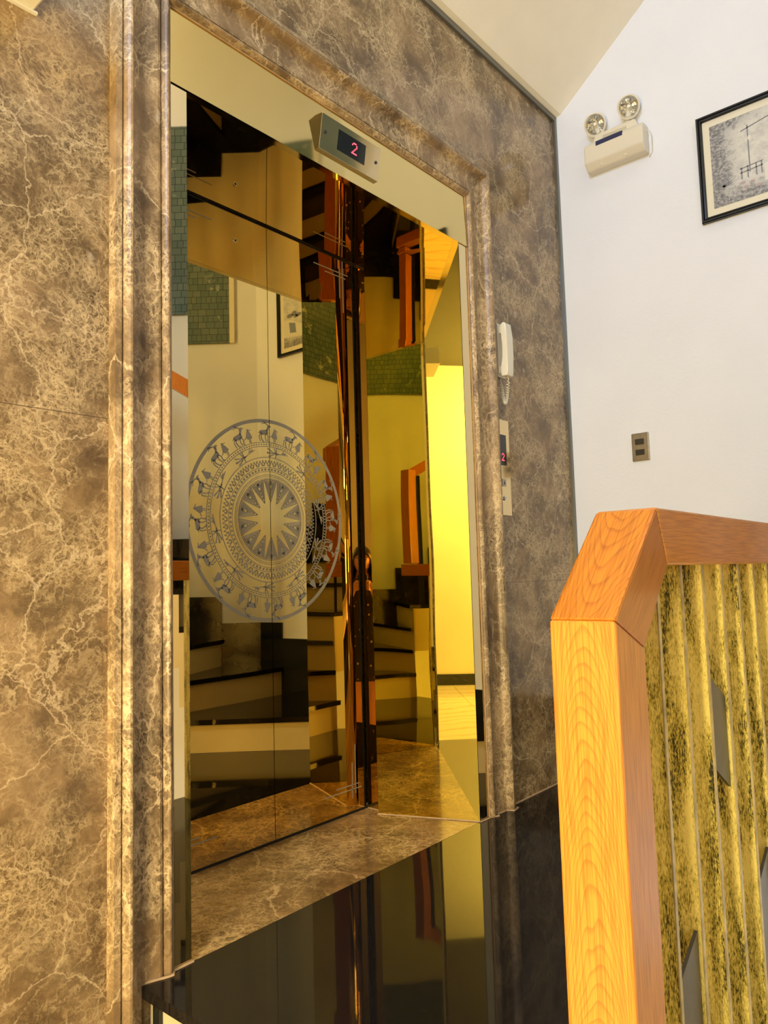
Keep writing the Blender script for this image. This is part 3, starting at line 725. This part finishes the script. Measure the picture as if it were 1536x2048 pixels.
for cu, ct in ((.32, .14), (.38, .18), (.44, .12), (.29, .20)): shape(ell(cu, ct, .028, .018, 7), g4, 1)
for u0 in (.28, .34, .42, .47): shape([(u0, .24), (u0, .38), (u0 + .012, .38), (u0 + .012, .24)], g1, 1)
for t0 in (.36, .31): shape([(.27, t0), (.49, t0 + .02), (.49, t0 + .032), (.27, t0 + .012)], g1, 1)
for q in range(9):
    an = .3 + q * .28; shape([(.10, .22), (.10 + .16 * math.cos(an) , .22 + .15 * math.sin(an)), (.115, .215)], g1, 1)
mb.build('painted_scene', None, pr)

em = thing('emergency_light', 'cream twin-head emergency light high on the white wall', 'emergency light')
ey0, ey1, ez0, ez1 = 1.078, 1.342, 2.612, 2.735
mb = MB(); mb.prism([(XR, ez0), (XR - .045, ez0), (XR - .070, ez0 + .030), (XR - .070, ez1 - .020), (XR - .055, ez1), (XR, ez1)], ey0, ey1, 'y', bev=.006)
mb.build('housing', M['cream_plastic'], em)
mb = MB(); mb.prism([(1.105, ez1 - .004), (1.315, ez1 - .004), (1.300, ez1 + .040), (1.120, ez1 + .040)], XR - .040, XR - .004, 'x', bev=.004); mb.build('yoke', M['cream_plastic'], em)
mb = MB(); mb.box(XR - .0712, XR - .060, 1.165, 1.285, ez1 - .030, ez1 - .010); mb.build('label_strip', plain('navy_label', (0.02, 0.025, 0.09), .3), em)
mb = MB(); mb.box(XR - .044, XR - .030, 1.155, 1.262, ez1 + .003, ez1 + .020); mb.build('transparent_vent', M['chrome'], em)
for yy in (1.16, 1.27):
    mb = MB(); mb.cyl((XR - .055, yy), .004, ez0 + .006, ez0 + .014, 'z', seg=10); mb.build('indicator', M['white_plastic'], em)
for yy, zz in ((1.293, 2.820), (1.140, 2.834)):
    # drop-shaped head tilted down, cylinder reflector inside
    c = Vector((XR - .045, yy, zz)); hd = []
    for q in range(28):
        an = 2 * math.pi * q / 28; rr = .047
        u, v = rr * math.cos(an), rr * math.sin(an)
        if an > math.pi: v = v * 1.12; u = u * (1 + .15 * math.sin(an) ** 4)
        hd.append((u, v))
    mb = MB(); dirv = Vector((-.80, -.25, -.40)).normalized(); ax = dirv.cross(Vector((0, 0, 1))).normalized(); ay = ax.cross(dirv)
    def ringp(s_, off): return [mb.bm.verts.new(c + ax * u * s_ + ay * v * s_ + dirv * off) for u, v in hd]
    rg = [ringp(.55, -.035), ringp(.92, -.022), ringp(1.0, 0), ringp(1.0, .012), ringp(.86, .014), ringp(.82, .010)]
    for A, B in zip(rg, rg[1:]):
        for q in range(28):
            f = mb.bm.faces.new((A[q], A[(q+1) % 28], B[(q+1) % 28], B[q])); f.smooth = True
    mb.bm.faces.new(rg[0][::-1])
    hdobj = mb.build('lamp_head', M['cream_plastic'], em)
    mb = MB()
    A = [mb.bm.verts.new(c + ax * u * .82 + ay * v * .82 + dirv * .0105) for u, v in hd]
    B = [mb.bm.verts.new(c + ax * u * (.45 + .16 * (q // 3 % 2)) + ay * v * (.45 + .16 * (q // 3 % 2)) + dirv * -.010) for q, (u, v) in enumerate(hd)]
    C_ = [mb.bm.verts.new(c + ax * u * .14 + ay * v * .14 + dirv * -.021) for u, v in hd]
    for a_, b2 in ((A, B), (B, C_)):
        for q in range(28): mb.bm.faces.new((a_[q], a_[(q+1) % 28], b2[(q+1) % 28], b2[q]))
    mb.bm.faces.new(C_)
    mb.build('reflector', M['chrome'], hdobj)
    mb = MB(); mb.tube([c + dirv * .000, c + dirv * .016], .006, seg=10); mb.build('bulb', M['white_plastic'], hdobj)
    mb = MB(); mb.tube([c - dirv * .020 , Vector((XR - .022, yy - .01 if yy > 1.2 else yy + .02, ez1 + .035))], .010, seg=10); mb.build('swivel', M['cream_plastic'], em)
mb = MB(); mb.tube([(XR - .03, 1.079, 2.70), (XR - .028, 1.064, 2.70), (XR - .012, 1.062, 2.68), (XR - .003, 1.066, 2.62), (XR - .003, 1.08, 2.60)], .0022, seg=6); mb.build('cord', M['cream_plastic'], em)

wb = thing('wall_light_box', 'white wall box on the left marble, only its lower corner in view', 'light fitting')
mb = MB(); mb.box(0.36, 0.668, 1.36, YW, 2.072, 2.17, bev=.004); mb.build('housing', M['white_plastic'], wb)
mb = MB(); mb.box(0.36, 0.674, YW - .008, YW, 2.066, 2.0715); mb.build('back_plate', M['white_plastic'], wb)

# ------------------------------------------------------------------ landing railing
rl = thing('stair_railing', 'orange oak railing with distressed gold slats along the landing edge', 'railing')
ya, yb = 0.370, 0.456; yc = (ya + yb) / 2
O = [(0.845, -0.49), (0.845, 0.798), (0.996, 0.939), (2.12, 0.939)]
I = [(0.932, -0.49), (0.932, 0.758), (1.026, 0.861), (2.12, 0.861)]
def wood_piece(name, quad, ang, m):
    # quad in xz; local frame: origin at centroid, local z = grain direction at angle ang from +z towards +x
    cx = sum(p[0] for p in quad) / 4; cz = sum(p[1] for p in quad) / 4
    ca, sa = math.cos(ang), math.sin(ang)
    q = [((p[0]-cx)*ca - (p[1]-cz)*sa, (p[0]-cx)*sa + (p[1]-cz)*ca) for p in quad]
    mb = MB(); mb.prism(q, -(yb-ya)/2, (yb-ya)/2, 'y', bev=.0035)
    return mb.build(name, m, rl, loc=(cx, yc, cz), rot=(0, ang, 0))
wood_piece('post', [O[0], O[1], I[1], I[0]], 0, M['wood'])
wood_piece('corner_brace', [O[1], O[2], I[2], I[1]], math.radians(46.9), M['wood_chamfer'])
wood_piece('handrail', [O[2], O[3], I[3], I[2]], math.radians(90), M['wood'])
slat0 = None
SX = [0.943 + .0] + [1.026 + .0965 * k for k in range(10)]
for k, xx in enumerate(SX):
    top = .861 if xx > 1.02 else .775
    mb = MB(); mb.box(xx - .0035, xx + .0035, .3875, .444, -.20, top, m=M['gold']); mb.box(xx - .0042, xx + .0042, .3855, .3875, -.20, top, m=M['slat_edge']); mb.build('slat', None, rl)
def plate(x0, x1, zl0, zl1, zr0, zr1):
    mb = MB(); mb.prism([(x0, zl0), (x1, zr0), (x1, zr1), (x0, zl1)], .392, .397, 'y'); mb.build('infill_plate', M['plate_grey'], rl)
g = .006
plate(SX[3] + g, SX[4] - g, .552, .694, .500, .645)
plate(SX[1] + g, SX[2] - g, -.1, .300, -.06, .345)
plate(SX[5] + g, SX[6] - g, .02, .300, .06, .350)
plate(SX[7] + g, SX[8] - g, .45, .60, .40, .55)
mb = MB(); mb.box(.932, 2.02, .385, .443, -.06, -.028); mb.build('bottom_rail', M['wood'], rl)

# ------------------------------------------------------------------ lower flight (three steps down to the hall)
fl = thing('lower_stair', 'black granite steps with cream risers down from the landing', 'staircase')
for k in range(1, 3):
    z = -.165 * k; xe = .92 - .27 * k
    mb = MB(); mb.box(xe, xe + .30 - .002, .46, YW - .002, z - .024, z); mb.build('tread', M['granite'], fl)
for k in range(0, 3):
    z = -.165 * k; xe = .92 - .27 * k
    mb = MB(); mb.box(xe + .024, xe + .038, .46, YW - .002, z - .165, z - .0245); mb.build('riser', M['riser'], fl)
mb = MB(); mb.box(.934, .9435, YW - .05, YW - .027, -.165, -.0245); mb.build('skirting', M['slate'], fl)
mb = MB(); mb.prism([(.16, ZF), (.95, ZF), (.95, -.19), (.68, -.19), (.68, -.355), (.41, -.355), (.41, ZF + .001)], .461, YW - .003, 'y'); mb.build('body', M['riser'], fl)

# ------------------------------------------------------------------ upper flight: winders round the rail end, then straight
uf = thing('upper_stair', 'winding black granite steps with cream risers rising along the right wall', 'staircase')
PV = (2.075, 0.40)
def hit_wall(a):
    d = (math.cos(a), math.sin(a)); best = 1e9
    walls = [((XR, YW), (XR, .20)), (CH0, CH1), ((XL1, YW - .001), (XR, YW - .001))]
    for A, B in walls:
        ex, ey = B[0]-A[0], B[1]-A[1]; det = d[0]*(-ey) + ex*d[1]
        if abs(det) < 1e-9: continue
        qx, qy = A[0]-PV[0], A[1]-PV[1]
        t = (qx*(-ey) + ex*qy) / det; s_ = (d[0]*qy - d[1]*qx) / det
        if t > 0 and -1e-6 <= s_ <= 1 + 1e-6: best = min(best, t)
    return (PV[0] + d[0]*best, PV[1] + d[1]*best)
ANG = [47.5, 0.0, -25.0, -42.0]
H = .165
corners = {0: [(XR, YW - .002)], }
def clampw(p): return (min(p[0], XR - .002), p[1])
def step(poly, k, front, m_=None):
    z = H * k
    zb = max(0.0005, z - .34)
    mb = MB(); mb.prism(poly, zb, z - .026); mb.build('riser', M['riser'], uf)
    # tread: slab with the front edge pushed out as nosing
    (a, b) = front; dx, dy = b[0]-a[0], b[1]-a[1]; l = math.hypot(dx, dy); nx, ny = dy/l, -dx/l
    c = (sum(p[0] for p in poly)/len(poly), sum(p[1] for p in poly)/len(poly))
    if (c[0]-a[0])*nx + (c[1]-a[1])*ny > 0: nx, ny = -nx, -ny
    pp = []
    for p in poly:
        if p in (a, b): pp.append((min(p[0] + nx*.022, XR - .002), p[1] + ny*.022 if p[1] + ny*.022 < YW - .002 else p[1]))
        else: pp.append(p)
    mb = MB(); mb.prism(pp, z - .0255, z); mb.build('tread', M['granite'], uf)
for k in range(3):
    a0, a1 = math.radians(ANG[k]), math.radians(ANG[k+1])
    p0, p1 = clampw(hit_wall(a0)), clampw(hit_wall(a1))
    poly = [PV, p1] + ([(XR - .002, .20)] if (p1[1] < .20 < p0[1]) else []) + [p0]
    step(poly, k + 1, (PV, p0))
dd = Vector((DX, DY)).normalized(); w0 = Vector(hit_wall(math.radians(ANG[3])))
w0 = w0 - Vector((.76, -.65)) * .003
for k in range(3, 12):
    s0 = .27 * (k - 3); s1 = s0 + .27
    A, B = Vector(PV) + dd * s0, w0 + dd * s0; C1, D1 = w0 + dd * s1, Vector(PV) + dd * s1
    if C1.y < BACK_Y + .02: break
    step([tuple(A), tuple(D1), tuple(C1), tuple(B)], k + 1, (tuple(A), tuple(B)))
    last = (k, s1)
# stepped black skirting on both walls
def skirt_quad(p, q, z0, z1):
    mb = MB(); d = Vector((q[0]-p[0], q[1]-p[1])); nrm = Vector((-d.y, d.x)).normalized() * .012
    c = Vector((2.0, .6)); 
    if (c - Vector(p)).dot(nrm) < 0: nrm = -nrm
    mb.prism([tuple(p), tuple(q), (q[0]+nrm.x, q[1]+nrm.y), (p[0]+nrm.x, p[1]+nrm.y)], z0, z1); mb.build('skirting', M['slate'], uf)
w1, w2 = clampw(hit_wall(math.radians(ANG[1]))), clampw(hit_wall(math.radians(ANG[2])))
skirt_quad((XR - .001, YW - .02), (XR - .001, .77), H, H + .135)
skirt_quad((XR - .001, .77), (XR - .001, w1[1]), H, H * 2 + .17)
skirt_quad((XR - .001, w1[1]), (XR - .001, .202), H * 2, H * 3 + .10)
cc = Vector(CH0) - Vector((.76, -.65)) * .001
skirt_quad(tuple(cc), tuple(w2), H * 2, H * 3 + .10)
skirt_quad(tuple(w2), tuple(w0), H * 3, H * 4 + .10)
for k in range(3, last[0] + 1):
    skirt_quad(tuple(w0 + dd * .27 * (k - 3)), tuple(w0 + dd * .27 * (k - 2)), H * (k + 1), H * (k + 2) + .10)
ur = thing('upper_railing', 'dark oak handrail on thin black balusters beside the upper steps', 'railing')
nl = last[0] - 3 + 1
P0 = Vector((PV[0], PV[1], 0)); rd = Vector((dd.x, dd.y, 0)); off = Vector((.03, -.025, 0))
mb = MB(); mb.box(PV[0] - .038, PV[0] + .038, PV[1] - .04, PV[1] + .036, .945, 1.62, bev=.004); mb.build('newel_post', M['wood'], ur)
def railpt(s_): return P0 + off + rd * s_ + Vector((0, 0, .165 * 4 + .88 + s_ / .27 * .165))
mb = MB(); L_ = .27 * nl - .06
A, B = railpt(0.0), railpt(L_); sd = Vector((-rd.y, rd.x, 0)) * .03
vs = [mb.bm.verts.new(p) for p in (A + sd, A - sd, A - sd + Vector((0, 0, .08)), A + sd + Vector((0, 0, .08)), B + sd, B - sd, B - sd + Vector((0, 0, .08)), B + sd + Vector((0, 0, .08)))]
for f in ((0,1,2,3),(4,7,6,5),(0,4,5,1),(1,5,6,2),(2,6,7,3),(3,7,4,0)): mb.bm.faces.new([vs[i] for i in f])
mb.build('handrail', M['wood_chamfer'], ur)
for i in range(int(L_ / .135)):
    s_ = .07 + .135 * i; p = railpt(s_); zb = H * (4 + int(s_ / .27)); mb = MB(); mb.box(p.x - .008, p.x + .008, p.y - .02, p.y + .02, zb + .001, p.z + .002); mb.build('baluster', M['frame_black'], ur)

# ------------------------------------------------------------------ mosaic panel on the slanted wall
ms = thing('mosaic_panel', 'dark green glass mosaic panel on the slanted stair wall, seen in the gold mirrors', 'wall panel')
t0, t1 = .17, 2.2
A = Vector(CH0) + Vector((DX, DY)) * t0; B = Vector(CH0) + Vector((DX, DY)) * t1; nn = -Vector((.76, -.65)) * .018
mb = MB(); vs = [(A.x+nn.x, A.y+nn.y), (B.x+nn.x, B.y+nn.y)]
mb.prism([tuple(A), tuple(B), vs[1], vs[0]], 2.38, 3.50)
uvl = mb.bm.loops.layers.uv.new('UVMap')
for f in mb.bm.faces:
    for lp in f.loops: lp[uvl].uv = ((Vector((lp.vert.co.x, lp.vert.co.y)) - A).length, lp.vert.co.z)
mb.build('tiles', M['mosaic'], ms)
mb = MB(); A2 = A - Vector((DX, DY)) * .03; mb.prism([tuple(A2), tuple(A), (A.x+nn.x*1.3, A.y+nn.y*1.3), (A2.x+nn.x*1.3, A2.y+nn.y*1.3)], 2.38, 3.50); mb.build('edge_strip', M['white_plastic'], ms)

# ------------------------------------------------------------------ the photographer, seen as a sliver in the gold mirrors
def build_person():
    M['skin'] = plain('skin', (0.56, 0.30, 0.18), .5, noise=.04)
    fd = Vector((math.sin(math.radians(47.7)), math.cos(math.radians(47.7)), 0))
    base = -fd * .38
    pr = thing('person', 'person in a speckled black dress holding up a phone, seen in the gold mirrors', 'person',
               loc=(base.x, base.y, ZF), rot=(0, 0, -math.radians(47.7)))
    V_, E_, R__ = [], [], []
    def add(p, r, par=None):
        V_.append(p); R__.append(r if isinstance(r, tuple) else (r, r))
        if par is not None: E_.append((par, len(V_) - 1))
        return len(V_) - 1
    pel = add((0, 0, .86), (.135, .10))
    wa = add((0, 0, 1.00), (.115, .085), pel); chs = add((0, -.005, 1.17), (.13, .095), wa); up_ = add((0, -.01, 1.285), (.11, .075), chs)
    nk = add((0, .0, 1.345), .048, up_); hd = add((0, .012, 1.43), .055, nk)
    for sx in (-1, 1):
        hp = add((sx*.085, 0, .80), .088, pel); kn = add((sx*.085, .015, .455), .055, hp); cf = add((sx*.085, -.012, .33), .054, kn)
        an = add((sx*.085, -.02, .085), .034, cf); hl = add((sx*.087, -.01, .042), .036, an); ft = add((sx*.097, .11, .028), (.036, .024), hl); add((sx*.10, .165, .020), (.030, .016), ft)
        sh = add((sx*.145, -.01, 1.275), .052, up_); ua = add((sx*.185, .03, 1.16), .043, sh); el = add((sx*.175, .10, 1.045), .036, ua)
        fa = add((sx*.130, .20, 1.135), .034, el); wr = add((sx*.085, .300, 1.235), .024, fa); pm = add((sx*.067, .340, 1.272), (.030, .016), wr)
        for i, (dz, ln) in enumerate(((.034, .060), (.014, .068), (-.006, .062), (-.024, .050))):
            k0 = add((sx*.058, .352, 1.275 + dz), .0090, pm); k1 = add((sx*.046, .3745, 1.280 + dz), .0082, k0); k2 = add((sx*(.046 - ln*.32), .3775, 1.283 + dz), .0076, k1); add((sx*(.046 - ln*.55), .3775, 1.283 + dz), .0066, k2)
        t0 = add((sx*.060, .338, 1.298), .0115, pm); t1 = add((sx*.046, .346, 1.318), .0098, t0); add((sx*.026, .350, 1.325), .0082, t1)
    me = bpy.data.meshes.new('body_cage'); me.from_pydata(V_, E_, [])
    tmp = bpy.data.objects.new('body_cage', me); COL.objects.link(tmp)
    md = tmp.modifiers.new('skin', 'SKIN'); md.use_smooth_shade = True
    if not me.skin_vertices: me.skin_vertices.new(name='')
    for i, r in enumerate(R__): me.skin_vertices[0].data[i].radius = r
    me.skin_vertices[0].data[0].use_root = True
    sb = tmp.modifiers.new('sub', 'SUBSURF'); sb.levels = 2; sb.render_levels = 2
    dg = bpy.context.evaluated_depsgraph_get(); body = bpy.data.meshes.new_from_object(tmp.evaluated_get(dg))
    bpy.data.objects.remove(tmp)
    bm = bmesh.new(); bm.from_mesh(body)
    def blob(c, r, fn=None, u=24, v=16):
        g = bmesh.ops.create_uvsphere(bm, u_segments=u, v_segments=v, radius=1.0)['verts']
        for q in g:
            x, y, z = q.co
            x, y, z = x*r[0], y*r[1], z*r[2]
            if fn: x, y, z = fn(x, y, z)
            q.co = (x + c[0], y + c[1], z + c[2])
    def headf(x, y, z):
        k = 1 - .30 * max(0, -z / .11) ** 1.4           # jaw narrows
        yy = y * (1 - .12 * max(0, -z / .11)) + (.010 if z < -.05 else 0)
        return x * k, yy - .008 * max(0, z / .11), z
    HC = (0, .022, 1.485)
    blob(HC, (.074, .094, .112), headf, 32, 24)
    blob((0, .022 + .094, 1.470), (.011, .016, .022)); blob((0, .022 + .103, 1.460), (.014, .012, .009))
    blob((0, .104, 1.405), (.022, .016, .014))
    for sx in (-1, 1): blob((sx*.074, .010, 1.478), (.009, .018, .030))
    blob((0, .108, 1.432), (.024, .010, .010))
    nm = bpy.data.meshes.new('body'); bm.to_mesh(nm); bm.free(); nm.materials.clear(); nm.materials.append(M['skin'])
    o = bpy.data.objects.new('body', nm); COL.objects.link(o)
    rm = o.modifiers.new('remesh', 'REMESH'); rm.mode = 'VOXEL'; rm.voxel_size = .0045; rm.use_smooth_shade = True
    dg = bpy.context.evaluated_depsgraph_get(); fin = bpy.data.meshes.new_from_object(o.evaluated_get(dg)); o.modifiers.clear(); o.data = fin
    for p in fin.polygons: p.material_index = 0
    if not fin.materials: fin.materials.append(M['skin'])
    o.parent = pr
    # face
    dk = plain('dark_brown_eye', (.02, .012, .008), .2)
    for sx in (-1, 1):
        mb = MB(); q = bmesh.ops.create_uvsphere(mb.bm, u_segments=14, v_segments=10, radius=.0115)['verts']
        for v in q: v.co = (v.co.x + sx*.030, v.co.y*.6 + .106, v.co.z*.7 + 1.487)
        ey = mb.build('eye', M['matboard'], pr, smooth=True)
        mb = MB(); q = bmesh.ops.create_uvsphere(mb.bm, u_segments=12, v_segments=8, radius=.0052)['verts']
        for v in q: v.co = (v.co.x + sx*.030, v.co.y*.5 + .1115, v.co.z + 1.487)
        mb.build('iris', dk, ey, smooth=True)
        mb = MB(); mb.tube([(sx*.016, .112, 1.504), (sx*.030, .110, 1.509), (sx*.045, .100, 1.504)], [.0022, .0030, .0015], seg=6); mb.build('eyebrow', dk, pr)
    mb = MB(); mb.tube([(-.020, .108, 1.431), (-.009, .1165, 1.4335), (0, .118, 1.432), (.009, .1165, 1.4335), (.020, .108, 1.431)], [.002, .0045, .0048, .0045, .002], seg=8); mb.build('lips', plain('lips', (.42, .12, .10), .4), pr)
    # hair: cap open at the face, falling to the shoulders
    hm = MB(); nu, nv = 30, 16; rows = []
    for j in range(nv + 1):
        t = j / nv; row = []
        for i in range(nu + 1):
            sp = 180 if t < .27 else (180 - 58 * min(1, (t - .27) / .14)); a = math.radians(-90 - sp + 2 * sp * i / nu)
            if t < .45:
                ph = t / .45 * math.pi / 2; rad = math.sin(ph); z = 1.485 + .122 * math.cos(ph); rx, ry = .084 * rad, .104 * rad
            else:
                z = 1.485 - (t - .45) / .55 * .24; k = 1 + .12 * math.sin((t - .45) / .55 * 3); rx, ry = .084 * k, .104 * k * (1 - .12 * (t - .45))
            wv = 1 + .02 * math.sin(i * 2.3 + j * .3)
            row.append(hm.bm.verts.new((rx * math.cos(a) * wv, .018 + ry * math.sin(a) * wv, z)))
        rows.append(row)
    for A, B in zip(rows, rows[1:]):
        for i in range(nu):
            f = hm.bm.faces.new((A[i], A[i+1], B[i+1], B[i])); f.smooth = True
    ho = hm.build('hair', plain('black_hair', (.012, .009, .008), .35), pr)
    sd_ = ho.modifiers.new('thick', 'SOLIDIFY'); sd_.thickness = .010; sd_.offset = -1
    # dress
    mt, nt, b = mat('speckled_black_dress'); tc = N(nt, 'ShaderNodeTexCoord'); mp = N(nt, 'ShaderNodeMapping'); mp.inputs['Scale'].default_value = (28, 28, 20); L(nt, tc.outputs['Object'], mp.inputs['Vector'])
    vo = N(nt, 'ShaderNodeTexVoronoi', feature='F1', i_Scale=1.0); L(nt, mp.outputs[0], vo.inputs['Vector'])
    r = ramp(nt, vo.outputs['Distance'], [(.16, (.62, .56, .46)), (.20, (.012, .012, .013))]); L(nt, r.outputs[0], b.inputs['Base Color']); b.inputs['Roughness'].default_value = .8
    dm = MB(); prof_ = [(1.335, .085, .075), (1.322, .150, .088), (1.29, .178, .100), (1.22, .166, .112), (1.12, .150, .114), (1.02, .140, .106), (.92, .170, .126), (.82, .188, .140), (.68, .200, .150), (.535, .212, .160)]
    rings_ = []
    for j, (z, rx, ry) in enumerate(prof_):
        rings_.append([dm.bm.verts.new((rx * math.cos(a) * (1 + .02 * math.sin(a * 9) * (j > 6)), ry * math.sin(a) * (1 + .03 * math.sin(a * 9) * (j > 6)), z)) for a in [2 * math.pi * i / 48 for i in range(48)]])
    for A, B in zip(rings_, rings_[1:]):
        for i in range(48):
            f = dm.bm.faces.new((A[i], A[(i+1) % 48], B[(i+1) % 48], B[i])); f.smooth = True
    for sx in (-1, 1): dm.tube([(sx*.12, -.008, 1.275), (sx*.165, .008, 1.235), (sx*.190, .032, 1.165)], [.070, .064, .058], seg=20, cap=False)
    do = dm.build('dress', mt, pr); sd_ = do.modifiers.new('thick', 'SOLIDIFY'); sd_.thickness = .004; sd_.offset = 0
    for sx in (-1, 1):
        mb = MB(); q = [(sx*.093 + .046 * math.cos(a), .075 + .125 * math.sin(a)) for a in [2 * math.pi * i / 20 for i in range(20)]]
        mb.prism(q, .0005, .012); mb.build('sandal_sole', M['frame_black'], pr)
        mb = MB(); mb.tube([(sx*.093 - .043, .10, .012), (sx*.093 - .025, .105, .048), (sx*.093 + .010, .105, .056), (sx*.093 + .043, .10, .012)], .006, seg=8); mb.build('sandal_strap', M['frame_black'], pr)
    # phone, lens level with the camera
    ph = thing('phone', 'dark phone held up in both hands by the person in the black dress', 'phone', loc=(base.x, base.y, ZF), rot=(0, 0, -math.radians(47.7)))
    mb = MB(); mb.box(-.037, .037, .360, .3685, 1.215, 1.368, bev=.003); mb.build('case', M['dark_plastic'], ph)
    mb = MB(); mb.box(-.034, .034, .3590, .3602, 1.219, 1.364); mb.build('screen', M['glass_black'], ph)
    for zz in (1.352, 1.332):
        mb = MB(); mb.cyl((-.018 + .018 if zz > 1.34 else -.0, zz), .007, .3680, .3705, seg=20); mb.build('lens', M['glass_black'], ph)
build_person()
